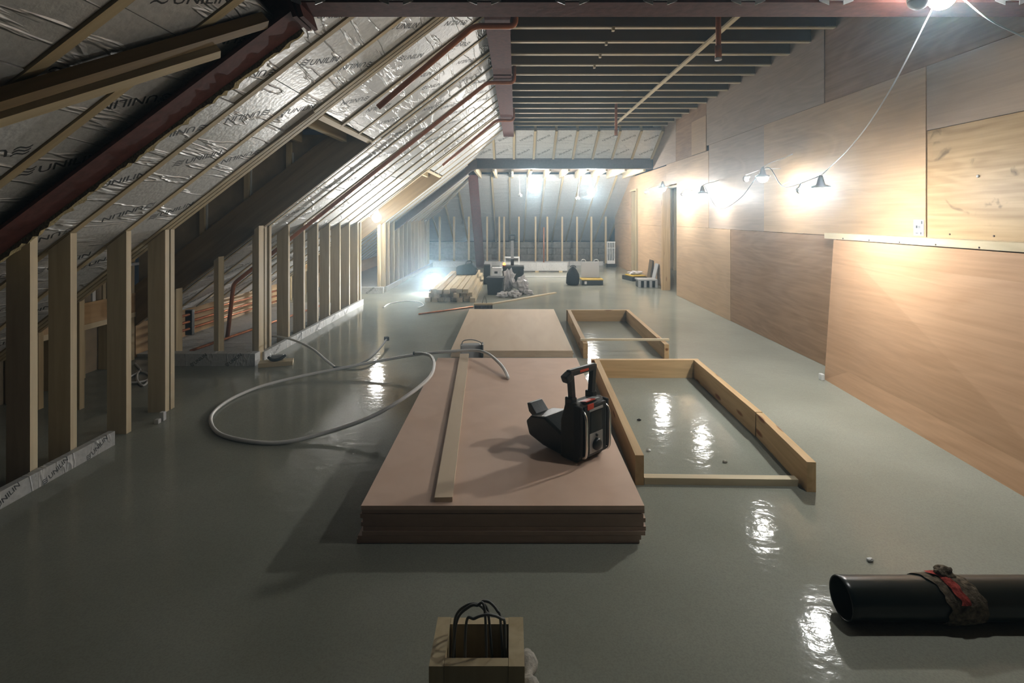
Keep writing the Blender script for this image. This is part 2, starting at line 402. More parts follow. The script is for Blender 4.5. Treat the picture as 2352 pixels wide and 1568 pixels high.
# ------------------------------------------------------------------ dormers (recesses in the slope)
def stud(parent, X, Y, h, slope=True, w=0.045, d=0.12, mat='pine', name='stud'):
    key = ('stud', round(h, 3), slope, w, d, mat)
    if key not in _boxes:
        top2 = h - (d * SU / CU if slope else 0)
        poly = [(0, 0), (0, -d), (top2, -d), (h, 0)]
        o = prism('stud', poly, -w / 2, w / 2, mat); _boxes[key] = o.data; bpy.data.objects.remove(o)
    return link(name, _boxes[key], None, parent, T((X, Y, 0)) @ frame((0, 0, 1), (1, 0, 0)))
def dormer(ya, yb, cheek_mat, idx, label):
    e = struct(empty('wall_dormer' if idx == 1 else 'wall_dormer_far', (X0(ya) - 0.6, (ya + yb) / 2, 0)), label)
    xo = -3.72
    zt = 2.145
    xt = X0(yb) + CU * DTOP
    # header across the top of the opening
    beam('header', P(DTOP, ya, 0.0), P(DTOP, yb, 0.0), 0.045, 0.17, 'pine_pale', e, up=-ROOM_N, centre=False)
    # far cheek: deep rafter and boarded triangle above the roof slope
    beam('deep_rafter', P(UB, yb + 0.0, 0.02), P(DTOP, yb + 0.0, 0.02), 0.05, 0.32, 'joist_wood', e, up=-ROOM_N, centre=False)  # darker wood than the other rafters: shade on its face put into colour
    zb = zplane(xo, yb)
    for yy, mt in ((yb + 0.03, cheek_mat), (ya - 0.175, 'board_brown')):
        prism('cheek_board', [(xo, zplane(xo, yy) + 0.06), (xt, zt), (xt - 0.02, zt + 0.08), (xo, zt + 0.08)], yy - 0.008, yy + 0.008, mt, e)
    for xx in (-2.21, -2.63, -3.07):
        z0 = zplane(xx, yb) + 0.36
        if z0 < zt - 0.05: bx('cheek_batten', xx - 0.025, xx + 0.025, yb - 0.012, yb + 0.02, z0, zt, 'pine', e)
        bx('foam_bead', xx + 0.028, xx + 0.042, yb + 0.005, yb + 0.022, z0, zt - 0.1, 'white_plastic', e)
    # dormer ceiling and its joists
    bx('dormer_ceiling', xo, xt, ya, yb, zt + 0.13, zt + 0.15, 'board_brown', e)
    for k in range(4):
        xx = xt - 0.25 - 0.45 * k
        bx('dormer_joist', xx - 0.022, xx + 0.022, ya, yb, zt, zt + 0.13, 'pine', e)
    # outer wall below the window: studs, plate, plywood band, slats, sill
    bx('outer_board', xo - 0.11, xo - 0.10, ya, yb, 0, 0.95, 'board_brown', e)
    for k in range(5):
        yy = ya + 0.06 + (yb - ya - 0.12) * k / 4
        bx('stud', xo - 0.09, xo, yy - 0.022, yy + 0.022, 0, 0.42, 'pine', e)
    bx('plate', xo - 0.09, xo + 0.002, ya, yb, 0.42, 0.465, 'pine_pale', e)
    bx('plywood_band', xo - 0.02, xo, ya, yb, 0.465, 0.655, 'ply_orange', e)
    for k in range(11):
        yy = ya + 0.05 + (yb - ya - 0.1) * k / 10
        bx('slat', xo - 0.02, xo - 0.004, yy - 0.018, yy + 0.018, 0.655, 0.93, 'pine_pale' if k % 3 else 'white_plastic', e)
    bx('sill', xo - 0.10, xo + 0.02, ya, yb, 0.93, 0.955, 'white_plastic', e)
    w = struct(empty('window_%d' % idx, (xo - 0.06, (ya + yb) / 2, 0.955)), 'dark night window at the back of a dormer')
    bx('pane', xo - 0.07, xo - 0.06, ya, yb, 0.96, zt, 'night_glass', w)
    for yy in (ya + 0.03, (ya + yb) / 2, yb - 0.03):
        bx('window_frame', xo - 0.09, xo - 0.02, yy - 0.03, yy + 0.03, 0.955, zt, 'pine', w)
    # stud walls under the rafters either side
    for X in (-2.86, -3.15, -3.45):
        hgt = zplane(X, ya) - 0.02
        stud(e, X, ya - 0.06, round(hgt, 2), True, 0.045, 0.045)
    for X in (-2.44, -2.83, -3.24):
        hgt = zplane(X, yb) - 0.02
        stud(e, X, yb - 0.10, round(hgt, 2), True, 0.10, 0.045)
    up = bx('foil_upstand', -3.42, X0(yb) + 0.05, yb - 0.27, yb - 0.165, 0, 0.115, 'foil_flat', e)
    for k in range(3):
        wordmark(up, -0.36 + 0.36 * k, -0.0535, 0, 0, 0.42).matrix_local = T((-0.36 + 0.33 * k, -0.0535, 0)) @ Matrix.Rotation(math.radians(90), 4, 'X') @ RZ(math.radians(38)) @ Matrix.Scale(0.55, 4)
    return e
dormer(DORM[0][0], DORM[0][1], 'board_brown', 1, 'dormer recess with brown boarded cheek and timber outer wall')
dormer(DORM[1][0], DORM[1][1], 'ply_orange', 2, 'distant dormer recess with a lamp-lit plywood cheek')
# ------------------------------------------------------------------ left knee wall
wall_l = struct(empty('wall_left', (X0(8), 8, 0)), 'open timber stud knee wall below the roof slope')
knee = [2.80, 3.05, 3.48, 3.86, 3.92, 5.36, 5.46] + [5.9 + 0.42 * k for k in range(7)] + [8.57, 10.06, 10.13] + [10.45 + 0.42 * k for k in range(12)]
for Y in knee:
    stud(wall_l, X0(Y), Y, 1.315, True, 0.045, 0.125, 'pine' if Y > 4 else 'pine_pale')
for ya, yb in ((2.45, 3.30), (5.22, 8.55), (10.05, 15.4)):
    n_ = max(1, int((yb - ya) / 1.2)); st = (yb - ya) / n_
    for k in range(n_):
        p0 = Vector((X0(ya + st * k) + 0.03, ya + st * k + 0.004, 0)); p1 = Vector((X0(ya + st * (k + 1)) + 0.03, ya + st * (k + 1) - 0.004, 0))
        s = beam('foil_upstand', p0, p1, 0.04, 0.085, 'foil_flat', wall_l, centre=False)
        if p1.y < 9:
            for q in range(3):
                wordmark(s, 0, 0, 0, 0).matrix_local = T((-st / 2 + st * (q + .5) / 3, -0.0205, 0)) @ Matrix.Rotation(math.radians(90), 4, 'X') @ RZ(math.radians(25)) @ Matrix.Scale(0.5, 4)
# low outer wall at the eaves, and the boards on the eaves floor
for ya, yb in ((0.2, DORM[0][0] - .05), (DORM[0][1] + .05, DORM[1][0] - .05), (DORM[1][1] + .05, 15.4)):
    bx('eaves_board', -3.80, -3.77, ya, yb, 0, 0.36, 'ply_orange' if ya > 3 else 'ply_grey', wall_l)
    if ya > 3:
        n_ = int((yb - ya) / 1.1); st = (yb - ya) / n_
        for k in range(n_):
            bx('floor_insulation', -3.76, -2.66, ya + st * k + .003, ya + st * (k + 1) - .003, 0.0, 0.03, 'foil_flat', wall_l)
# ------------------------------------------------------------------ right wall of plywood sheets
wall_r = struct(empty('wall_right', (2.96, 6, 0)), 'long partition wall of plywood sheets with two doorways')
XR = 2.96
def sheet(ya, yb, z0, z1, mat, proud=0.0, x=None):
    xx = (XR if x is None else x) - proud
    return bx('plywood_sheet', xx, xx + 0.018, ya + 0.002, yb - 0.002, z0 + 0.002, z1 - 0.002, mat, wall_r, along=1)
for a in [(-0.2, 2.40, 0, 1.22, 'ply_rosy', 0), (2.40, 4.85, 0, 1.22, 'ply_brown', 0), (4.85, 7.2, 0, 1.235, 'ply_brown', 0.003), (7.2, 9.55, 0, 1.235, 'ply', 0.006),
          (-0.2, 1.36, 1.235, 2.48, 'ply', 0), (1.36, 3.8, 1.235, 2.02, 'ply_stained', 0.0), (1.36, 3.8, 2.02, 2.48, 'ply_grey', 0.004), (3.8, 6.24, 1.235, 2.48, 'ply', 0.008), (6.24, 8.0, 1.235, 2.48, 'ply_grey', 0.002), (8.0, 9.55, 1.235, 2.40, 'ply', 0.005),
          (-0.2, 2.6, 2.48, 3.33, 'ply_grey', 0), (2.6, 5.04, 2.48, 3.33, 'ply_brown', 0), (5.04, 7.48, 2.48, 3.33, 'ply_grey', 0.006), (7.48, 8.1, 2.48, 3.33, 'ply_grey', 0), (8.1, 8.75, 2.405, 2.95, 'ply', 0.008), (8.1, 9.6, 2.95, 3.33, 'ply_brown', 0.0), (8.75, 9.6, 2.40, 2.95, 'ply_brown', 0.003),
          (9.55, 10.2, 2.0, 2.40, 'ply', 0.0), (9.6, 11.15, 2.40, 3.33, 'ply_grey', 0.004),
          (10.2, 12.75, 0, 1.22, 'ply', 0.0), (10.2, 12.75, 1.22, 2.40, 'ply', 0.003), (12.75, 13.5, 2.08, 2.40, 'ply', 0), (13.5, 15.6, 0, 1.22, 'ply', 0.002), (13.5, 15.6, 1.22, 2.40, 'ply', 0.0)]:
    ya, yb, z0, z1, mt, pr = a
    sheet(ya, yb, z0, z1, mt, pr, XR + (0.06 if ya >= 10.2 and z1 <= 2.41 else 0))
batten = bx('batten', 2.815, 2.955, 0.2, 4.80, 1.213, 1.263, 'pine_pale', wall_r)
for k in range(12):
    yy = 0.9 + 0.33 * k
    for dz in (0.018, -0.012):
        lathe('nail_head', [(0.0, -0.001), (0.006, -0.001), (0.006, 0.002), (0.0, 0.003)], 'steel_dark', wall_r, 8,
              T((2.815 if dz < 0 else 2.958, yy + 0.06 * (dz > 0), 1.235 + (dz if dz < 0 else 0.055))) @ Matrix.Rotation(math.radians(-90), 4, 'Y'))
for i, (yy, zz, wd) in enumerate([(10.24, 1.99, 0.15), (13.55, 2.08, 0.14)]):
    d = struct(empty('door_%d' % (i + 1), (XR, yy - 0.35, 0)), ['open doorway with a tall timber jamb', 'narrow far doorway with a yellow timber jamb'][i])
    bx('jamb', 2.885 + 0.14 * i, 2.885 + 0.14 * i + wd, yy - 0.045, yy + 0.045, 0, zz, 'pine_knotty' if i == 0 else 'pine', d)
    bx('jamb', 2.99, 3.09, yy - 0.72, yy - 0.68, 0, zz, 'pine', d)
    bx('door_head', 2.99, 3.09, yy - 0.68, yy - 0.045, zz - 0.045, zz, 'pine', d)
wall_b = struct(empty('wall_corridor', (4.3, 11, 0)), 'stud partition seen through the doorways')
bx('back_board', 4.35, 4.37, 8, 16, 0, 2.5, 'ply_grey', wall_b)
for k in range(16): bx('stud', 4.25, 4.345, 8.1 + 0.45 * k, 8.145 + 0.45 * k, 0, 2.5, 'pine', wall_b)
for k in range(3): bx('end_board', 3.1, 4.4, 15.9 + .02 * k, 15.915 + .02 * k, 0.8 * k, 0.8 * k + 0.79, 'ply_grey', wall_b)
# ------------------------------------------------------------------ raised ceiling: joists and deck
ceil = struct(empty('ceiling', (1.4, 6.5, 3.13)), 'dark boarded ceiling on close timber joists')
HJ = 1.41 + 1.72
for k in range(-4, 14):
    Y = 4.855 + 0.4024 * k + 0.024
    j = bx('joist', -0.05, 2.955, Y - 0.021, Y + 0.021, HJ + 0.014, HJ + 0.195, 'ply_dark', ceil)  # shade on the joist faces put into this dark colour
    bx('batten', -0.05, 2.955, Y - 0.024, Y + 0.024, HJ, HJ + 0.0135, 'pine_pale', j)  # added strip: light on the joist underside put into its pale colour
for k in range(12):
    Y = 3.0 + 0.61 * k
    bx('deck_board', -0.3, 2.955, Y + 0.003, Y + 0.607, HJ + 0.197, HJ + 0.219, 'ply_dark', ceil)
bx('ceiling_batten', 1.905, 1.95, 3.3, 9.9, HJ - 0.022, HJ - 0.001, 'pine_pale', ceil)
for (x, y, Y) in ((1408, 66, 4.86), (1392, 98, 5.26), (1378, 127, 5.67), (1365, 150, 6.07)):
    p = W(x, y, Y); bx('joist_clip', p.x - 0.012, p.x + 0.012, p.y - 0.03, p.y + 0.01, HJ - 0.035, HJ - 0.001, 'pine_pale', ceil)
# near low ceiling (joists on hangers against the steel beam)
ceil_n = struct(empty('ceiling_near', (0.8, 1.3, 2.35)), 'low ceiling joists near the camera')
near_jx = [-0.89 + 0.385 * k for k in range(11)]
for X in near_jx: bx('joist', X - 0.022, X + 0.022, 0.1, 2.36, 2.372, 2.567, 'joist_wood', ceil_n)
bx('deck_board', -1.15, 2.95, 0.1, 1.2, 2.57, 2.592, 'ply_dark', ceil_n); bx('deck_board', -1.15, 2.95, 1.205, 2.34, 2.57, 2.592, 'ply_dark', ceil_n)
# ------------------------------------------------------------------ far end: upper foil slope, low ceiling, lower slope, knee wall
wall_f = struct(empty('wall_far', (0.4, 15.5, 0)), 'foil-lined far end with low stud wall')
def slope_y(name_b, y0, z0, y1, z1, xs, parent, words=0, wscale=1.0, name_r='rafter', ext=(0, 0), mat='foil'):
    """slope facing the camera between (y0,z0) top and (y1,z1) bottom, rafters at xs"""
    d = Vector((0, y1 - y0, z1 - z0)); L = d.length; n_ = Vector((0, d.z, -d.y)).normalized()     # into the room, towards the camera
    if n_.y > 0: n_ = -n_
    a, b2 = Vector((0, y0, z0)), Vector((0, y1, z1))
    for X in xs:
        beam(name_r, a + Vector((X, 0, 0)), b2 + Vector((X, 0, 0)), 0.045, 0.15, 'pine', parent, up=-n_, centre=False)
    R = frame(-d, n_)
    for xa, xb in zip(xs, xs[1:]):
        c = (a + b2) / 2 + Vector(((xa + xb) / 2, 0, 0)) - n_ * 0.055
        bd = link(name_b, box_mesh(L, xb - xa - 0.05, 0.06, mat), None, parent, T(c) @ R)
        for k in range(words):
            wordmark(bd, L * (-0.26 + 0.5 * k), random.uniform(-.04, .04), 0.031, math.radians(-50 + 180 * ((k + int(xa * 10)) % 2)), wscale)
xs_up = [-0.77, -0.36] + [0.05 + 0.41 * k for k in range(8)]
slope_y('insulation_board', 10.28, 3.05, 11.12, 2.60, xs_up, wall_f, 2, 0.9)
for k in range(11):
    X = -0.78 + 0.4 * k
    if X < 2.95: bx('joist', X - 0.022, X + 0.022, 11.32, 13.5, 2.37, 2.53, 'pine_pale', wall_f)
for k in range(4): bx('deck_board', -1.1, 2.95, 11.3 + 0.57 * k, 11.865 + 0.57 * k, 2.532, 2.55, 'ply_grey', wall_f)
xs_lo = [-3.2 + 0.45 * k for k in range(15)]
slope_y('insulation_board', 13.45, 2.40, 17.15, 0.60, xs_lo, wall_f, 0)
bx('floor_insulation', -3.2, 3.0, 15.75, 17.1, 0, 0.03, 'foil_flat', wall_f)
for i, x in enumerate([1010, 1043, 1077, 1119, 1147, 1158, 1192, 1230, 1257, 1291, 1325, 1358, 1391]):
    X = (x - CX) / F * 15.5
    bx('stud', X - 0.024, X + 0.024, 15.45, 15.56, 0, 1.405, 'pine', wall_f)
for k in range(5):
    xa = -2.25 + 0.98 * k
    bx('foil_upstand', xa, xa + 0.97, 15.36, 15.44, 0, 0.12, 'foil_flat', wall_f)
for row in range(3):
    for k in range(13):
        xa = -2.9 + 0.455 * k + (0.22 if row % 2 else 0)
        bx('block', xa, xa + 0.445, 17.05 + random.uniform(-.008, .008), 17.2, 0.2 * row + 0.005, 0.2 * row + 0.195, 'block_grey', wall_f)

# ================================================================== STEELWORK
def isec(name, p0, p1, w, h, mat, parent, up, t=0.014):
    """I-section between p0 and p1 (line on the underside centre)"""
    p0, p1 = Vector(p0), Vector(p1); R = frame(p1 - p0, up); L = (p1 - p0).length
    prof = [(-w/2, 0), (w/2, 0), (w/2, t), (t/2, t), (t/2, h - t), (w/2, h - t), (w/2, h), (-w/2, h), (-w/2, h - t), (-t/2, h - t), (-t/2, t), (-w/2, t)]
    verts = [(-L/2, y, z) for y, z in prof] + [(L/2, y, z) for y, z in prof]; n_ = len(prof)
    faces = [tuple(range(n_))[::-1], tuple(range(n_, 2 * n_))] + [(i, (i + 1) % n_, (i + 1) % n_ + n_, i + n_) for i in range(n_)]
    return mesh_from(name, verts, faces, mat, parent, mw=T((p0 + p1) / 2) @ R)
fr = tag(empty('steel_portal_frame', (-1.0, 2.42, 0)), 'red-oxide steel portal frame with sloping rafter and cross beam overhead', 'steel frame')
YF = 2.42
pA, pB = Vector((-2.50, YF, 1.155)), Vector((-0.99, YF, 2.290))
isec('steel_rafter', pA, pB + (pB - pA).normalized() * 0.04, 0.17, 0.20, 'steel_red', fr, (-SU, 0, CU))
isec('cross_beam', (-0.96, YF, 2.347), (3.3, YF, 2.347), 0.17, 0.22, 'steel_red', fr, (0, 0, 1))
isec('steel_post', (-2.50, YF, 0.0), (-2.50, YF, 1.30), 0.17, 0.18, 'steel_red', fr, (-1, 0, 0))
for k, q in enumerate((0.0, 0.03)):
    c = pB + Vector((0.005 + q, 0, 0.105))
    link('end_plate', box_mesh(0.018, 0.175, 0.235, 'steel_red'), None, fr, T(c) @ Matrix.Rotation(math.radians(-18), 4, 'Y'))
for X in near_jx:                                                   # joist hangers hooked on the beam
    h = tag(empty('joist_hanger', (X, 2.335, 2.34)), None, None)
    bx('seat_plate', X - 0.03, X + 0.03, 2.255, 2.333, 2.353, 2.356, 'galvanised', h)
    for s in (-1, 1):
        bx('side_plate', X + s * 0.030 - 0.001, X + s * 0.030 + 0.001, 2.262, 2.333, 2.353, 2.53, 'galvanised', h)
        prism('flange_plate', [(X + s * 0.031, 2.335), (X + s * 0.075, 2.352), (X + s * 0.062, 2.53), (X + s * 0.031, 2.53)], 2.331, 2.334, 'galvanised', h)
    i = near_jx.index(X)
    nm = ['first', 'second', 'third', 'fourth', 'fifth', 'sixth', 'seventh', 'eighth', 'ninth', 'tenth', 'eleventh'][i]
    tag(h, 'galvanised joist hanger on the steel cross beam, %s from the left' % nm, 'joist hanger', 'joist hangers on the near beam')
# frayed mineral wool along the far edge of the sloping steel
rows, vv, ff = 90, [], []
dirv = (pB - pA).normalized(); nrm = Vector((SU, 0, -CU))
for i in range(rows + 1):
    t = i / rows; q = pA + dirv * ((pB - pA).length * t) + Vector((0, 0.088, 0))
    a1 = 0.016 + 0.024 * abs(noise.noise(Vector((t * 26, 0, 1)))) + (0.02 if random.random() > 0.9 else 0)
    a2 = 0.012 + 0.03 * abs(noise.noise(Vector((t * 33, 5, 1))))
    vv += [q + Vector((0, 0.0, 0)) - nrm * 0.12, q + nrm * a2 + Vector((0, 0.003, 0)), q + Vector((0, a1 + 0.02, 0)) + nrm * (a2 * 0.5), q + Vector((0, 0.05, 0)) - nrm * 0.12]
for i in range(rows):
    for k in range(3): ff.append((4 * i + k, 4 * i + k + 1, 4 * i + k + 5, 4 * i + k + 4))
wl = mesh_from('mineral_wool', vv, ff, 'wool'); centre_origin(wl)
tag(wl, 'frayed yellow mineral wool edge along the sloping steel', 'insulation')
# timber props crossing the slope above the steel
tb = tag(empty('timber_brace', (-1.8, 1.95, 1.85)), 'pair of rough timbers running diagonally across the foil slope', 'timber')
def on_plane(x, y, d):
    k = None
    lo, hi = 0.5, 6.0
    for _ in range(50):
        mid = (lo + hi) / 2; p = W(x, y, mid)
        if p.z + d / CU > zplane(p.x, p.y): hi = mid
        else: lo = mid
    return W(x, y, lo)
a0, a1 = on_plane(-60, 246, 0.15), on_plane(608, 46, 0.135)
beam('upper_timber', a0, a1, 0.05, 0.05, 'joist_wood', tb, up=-nrm)
a0, a1 = on_plane(-60, 282, 0.145), on_plane(497, 112, 0.145)
beam('lower_timber', a0, a1, 0.05, 0.06, 'pine', tb, up=-nrm)
# purlin along the room
pu = tag(empty('steel_purlin', (-0.12, 6.4, 2.96)), 'red-oxide steel purlin running away from the camera under the joists', 'steel beam')
isec('purlin_beam', (-0.128, 2.6, 2.955), (-0.055, 10.35, 2.955), 0.20, 0.26, 'steel_red', pu, (0, 0, 1))
bx('splice_plate', -0.20, -0.005, 5.82, 6.05, 2.945, 2.954, 'steel_red', pu)
# far frame
ff_ = tag(empty('steel_far_frame', (0.9, 11.22, 2.4)), 'far steel beam crossing the room below the upper foil slope', 'steel beam')
isec('cross_beam', (-0.80, 11.22, 2.41), (2.95, 11.22, 2.41), 0.16, 0.21, 'steel_dark', ff_, (0, 0, 1))
pf0 = P(-0.2, 11.22, 0.12); pf1 = Vector((-0.80, 11.22, 2.40))
isec('steel_rafter', pf0, pf1, 0.16, 0.16, 'steel_dark', ff_, (-SU, 0, CU))
prism('haunch', [(-0.98, 2.30), (-0.72, 2.42), (-0.72, 2.64), (-0.95, 2.55)], 11.13, 11.31, 'steel_dark', ff_)
co = tag(empty('steel_column', (-0.87, 14.6, 0)), 'leaning dark red steel column by the far stud wall', 'steel column')
isec('column_shaft', (-0.865, 14.75, 0.0), (-0.93, 12.7, 2.40), 0.22, 0.2, 'steel_red', co, (0, 1, 0.4))
rbox('base_plate', 0.3, 0.3, 0.02, 'steel_dark', co, T((-0.865, 14.75, 0)), 0.003)

# ================================================================== LAMPS
def bulb_lamp(name, pos, r, power, label, cord_top=None, group='lit site lamps', cap=True):
    """festoon site lamp: glowing globe in a white holder, with its cord"""
    e = tag(empty(name, pos), label, 'lamp', group)
    m, nt, b = new_mat('bulb_glow'); b.inputs['Base Color'].default_value = (1, 1, 1, 1)
    b.inputs['Emission Color'].default_value = (*LAMP_COL, 1)
    b.inputs['Emission Strength'].default_value = LAMP_K * power / (4 * math.pi ** 2 * r * r)
    if cap:      # dome diffuser under a flat opaque cap
        b.inputs['Emission Strength'].default_value *= 1.7
        prof = [(0.001, -r)] + [(r * math.cos(a), r * math.sin(a)) for a in [math.radians(-64 + 16 * k) for k in range(5)]]
        lathe('diffuser', prof, m, e, 12, T(pos))
        lathe('lamp_cap', [(r * 1.02, 0.0), (r * 1.30, 0.001), (r * 1.32, r * 0.25), (r * 0.6, r * 0.5), (r * 0.35, r * 1.6), (r * 0.2, r * 1.9)], 'white_plastic', e, 16, T(pos))
    else:
        prof = [(0.001, -r)] + [(r * math.cos(a), r * math.sin(a)) for a in [math.radians(-54 + 27 * k) for k in range(5)]] + [(0.35 * r, 0.98 * r)]
        lathe('bulb', prof, m, e, 10, T(pos))
        h = r * 0.45
        lathe('lamp_holder', [(h, r * 0.96), (h * 1.05, r * 1.3), (h * 0.8, r * 1.75), (h * 0.35, r * 1.95)], 'white_plastic', e, 12, T(pos))
    if cord_top is not None:
        p = Vector(pos) + Vector((0, 0, r * 1.9)); q = Vector(cord_top)
        tube('cord', [p, (p * 2 + q) / 3 + Vector((0.0, 0, 0.01)), (p + q * 2) / 3, q], 0.005, 'white_cable', e, 6, True, 4)
    return e
def dome_lamp(pos, r, label, top=None, tilt=0.0):
    e = tag(empty('dome_lamp', pos), label, 'lamp', 'unlit dome lamps')
    mw = T(pos) @ Matrix.Rotation(tilt, 4, 'Y')
    lathe('dome', [(0.001, -r * 0.9)] + [(r * math.cos(a), r * 0.9 * math.sin(a)) for a in [math.radians(-78 + 13 * k) for k in range(7)]], 'white_plastic', e, 16, mw)
    lathe('dome_cap', [(r * 1.04, 0.001), (r * 1.04, 0.012), (r * 0.5, 0.022), (r * 0.25, 0.05)], 'white_plastic', e, 16, mw)
    if top is not None: tube('cord', [Vector(pos) + Vector((0, 0, 0.045)), (Vector(pos) + Vector(top)) / 2 + Vector((0, 0, 0.05)), top], 0.004, 'white_cable', e, 6, True, 4)
    return e
LA = W(1885, 432, 3.9); LB = W(1752, 407, 5.5); LC = W(1613, 445, 7.45); LD = W(1522, 432, 9.0)
LE = W(1357, 440, 12.2); LF = W(1225, 435, 12.1); LG = W(865, 500, 9.25); L1 = W(2163, -6, 2.22)
bulb_lamp('site_lamp', LA, 0.05, 15, 'bright lamp hanging nearest on the slanting cable by the plywood wall')
bulb_lamp('site_lamp', LB, 0.055, 5.5, 'bright round lamp fixed high on the plywood wall', (2.95, 5.6, LB.z + 0.25))
bulb_lamp('site_lamp', LC, 0.06, 5.5, 'bright lamp washing the plywood wall just before the doorway', (2.95, 7.6, LC.z + 0.2))
bulb_lamp('site_lamp', LD, 0.06, 15, 'bright lamp on the tall timber door jamb', (2.93, 10.18, LD.z + 0.1))
bulb_lamp('site_lamp', LE, 0.085, 36, 'right-hand bright lamp hanging at the far end', (LE.x, LE.y, 2.37), cap=False)
bulb_lamp('site_lamp', LF, 0.085, 36, 'left-hand bright lamp hanging at the far end', (LF.x, LF.y, 2.37), cap=False)
bulb_lamp('site_lamp', LG, 0.08, 15, 'bright lamp on the left stud wall beside the far dormer', (X0(9.3) + 0.02, 9.35, LG.z + 0.3), cap=False)
bulb_lamp('site_lamp', L1, 0.05, 6.5, 'bright lamp at the top right edge under the near ceiling', (L1.x, L1.y, 2.375))
dome_lamp(W(1840, 436, 4.05), 0.036, 'unlit dome lamp left of the nearest wall lamp', W(1797, 425, 5.8))
dome_lamp(W(1713, 411, 5.75), 0.034, 'tilted unlit dome lamp left of the round wall lamp', (2.955, 5.85, W(1713, 411, 5.75).z + 0.12), 1.0)
dome_lamp(W(1568, 446, 7.9), 0.034, 'unlit dome lamp between wall lamp and door jamb', W(1590, 438, 8.7))
dome_lamp(W(1484, 441, 9.9), 0.04, 'unlit dome lamp left of the door jamb lamp', W(1526, 425, 10.15))
dome_lamp(W(1194, 448, 12.1), 0.05, 'unlit dome lamp hanging left of the far left-hand lamp', (W(1192, 448, 12.1).x, 12.1, 2.37))
dome_lamp(W(1327, 455, 12.2), 0.05, 'unlit dome lamp hanging left of the far right-hand lamp', (W(1332, 448, 12.2).x, 12.2, 2.37))
dome_lamp(W(834, 502, 9.0), 0.035, 'unlit dome lamp beside the lamp on the left stud wall', W(850, 498, 9.2))
dome_lamp(W(2110, 2, 2.2), 0.04, 'unlit dome lamp at the top edge by the near ceiling lamp', (W(2110, 0, 2.2).x, 2.2, 2.375))
c1 = tube('festoon_cable', [L1 + Vector((0, 0, 0.03)), W(2040, 215, 2.75), W(1960, 330, 3.3), LA + Vector((0, 0, 0.09))], 0.0035, 'white_cable', None, 8, True, 10)
centre_origin(c1); tag(c1, 'white festoon cable slanting down from the top right lamp', 'cable')
c2 = tube('festoon_cable', [L1 + Vector((0.05, 0, 0.03)), W(2265, 40, 2.12), W(2352, 85, 2.1), W(2500, 150, 2.08)], 0.0035, 'white_cable', None, 8, True, 10)
centre_origin(c2); tag(c2, 'white festoon cable running off to the right edge', 'cable')
c3 = tube('festoon_cable', [LC + Vector((0.02, 0, 0.12)), W(1650, 478, 7.2), W(1700, 455, 6.4), LB + Vector((0.03, 0, 0.10)), W(1800, 428, 4.9), LA + Vector((0, 0, 0.09))], 0.004, 'grey_cable', None, 8, True, 10)
centre_origin(c3); tag(c3, 'dark cable looping between the lamps on the plywood wall', 'cable')
# flood lamp on the floor by the timber pile
pf = G(1003, 668)
fl = tag(empty('floor_floodlight', pf), 'glaring flood lamp standing on the floor beside the timber pile', 'lamp', None)
m, nt, b = new_mat('flood_glow'); b.inputs['Emission Color'].default_value = (*LAMP_COL, 1); b.inputs['Emission Strength'].default_value = LAMP_K * 420
mwf = T(pf + Vector((0, 0, 0.02))) @ RZ(math.radians(15)) @ Matrix.Rotation(math.radians(-35), 4, 'X')
rbox('lamp_body', 0.22, 0.06, 0.17, 'black_plastic', fl, mwf, 0.008)
mesh_from('lens', [(-0.095, -0.031, 0.015), (0.095, -0.031, 0.015), (0.095, -0.031, 0.155), (-0.095, -0.031, 0.155)], [(0, 1, 2, 3)], m, fl, mw=mwf)
tube('stand', [(-0.13, 0.06, 0.0), (-0.13, -0.10, 0.0), (0.13, -0.10, 0.0), (0.13, 0.06, 0.0)], 0.009, 'black_plastic', fl, 8, False, mw=T(pf + Vector((0, 0, 0.009))) @ RZ(math.radians(15)))

# ================================================================== PIPES
def pipe_thing(name, pts, r, mat, label, cat='pipe', group=None, seg=12):
    o = tube(name, pts, r, mat, None, seg, False); centre_origin(o); return tag(o, label, cat, group)
def bend(pts, r=0.06, n=5):
    """round the corners of a polyline"""
    pts = [Vector(p) for p in pts]; out = [pts[0]]
    for a, b2, c in zip(pts, pts[1:], pts[2:]):
        u = (a - b2).normalized(); v_ = (c - b2).normalized()
        p, q = b2 + u * r, b2 + v_ * r
        for k in range(n + 1):
            t = k / n; out.append(p * (1 - t) ** 2 + b2 * 2 * t * (1 - t) + q * t * t)
    out.append(pts[-1]); return out
for i, (Y, uend, lab) in enumerate([(4.22, P(0, 4.22).x, 'nearest'), (6.0, 0, 'middle'), (8.35, 0, 'farthest')]):
    zr = 2.915
    top = Vector((-0.30 + 0.015 * (Y - 4), Y, zr))
    xe = [-1.13, -3.2, -1.15][i]
    d = 0.12
    pts = [(0.03, Y, 3.10), (0.03, Y, zr), top, P((xe - X0(Y)) / CU, Y, d)]
    if i == 1: pts += [(xe, Y, 0.03)]
    pipe_thing('sprinkler_pipe', bend(pts, 0.05), 0.024 if i != 1 else 0.022, 'pipe_orange',
               ['orange pipe nearest the camera running down the foil slope to an open end', 'orange pipe running down the slope into the eaves', 'farthest short orange pipe on the foil slope'][i], 'pipe', 'pipes on the roof slope')
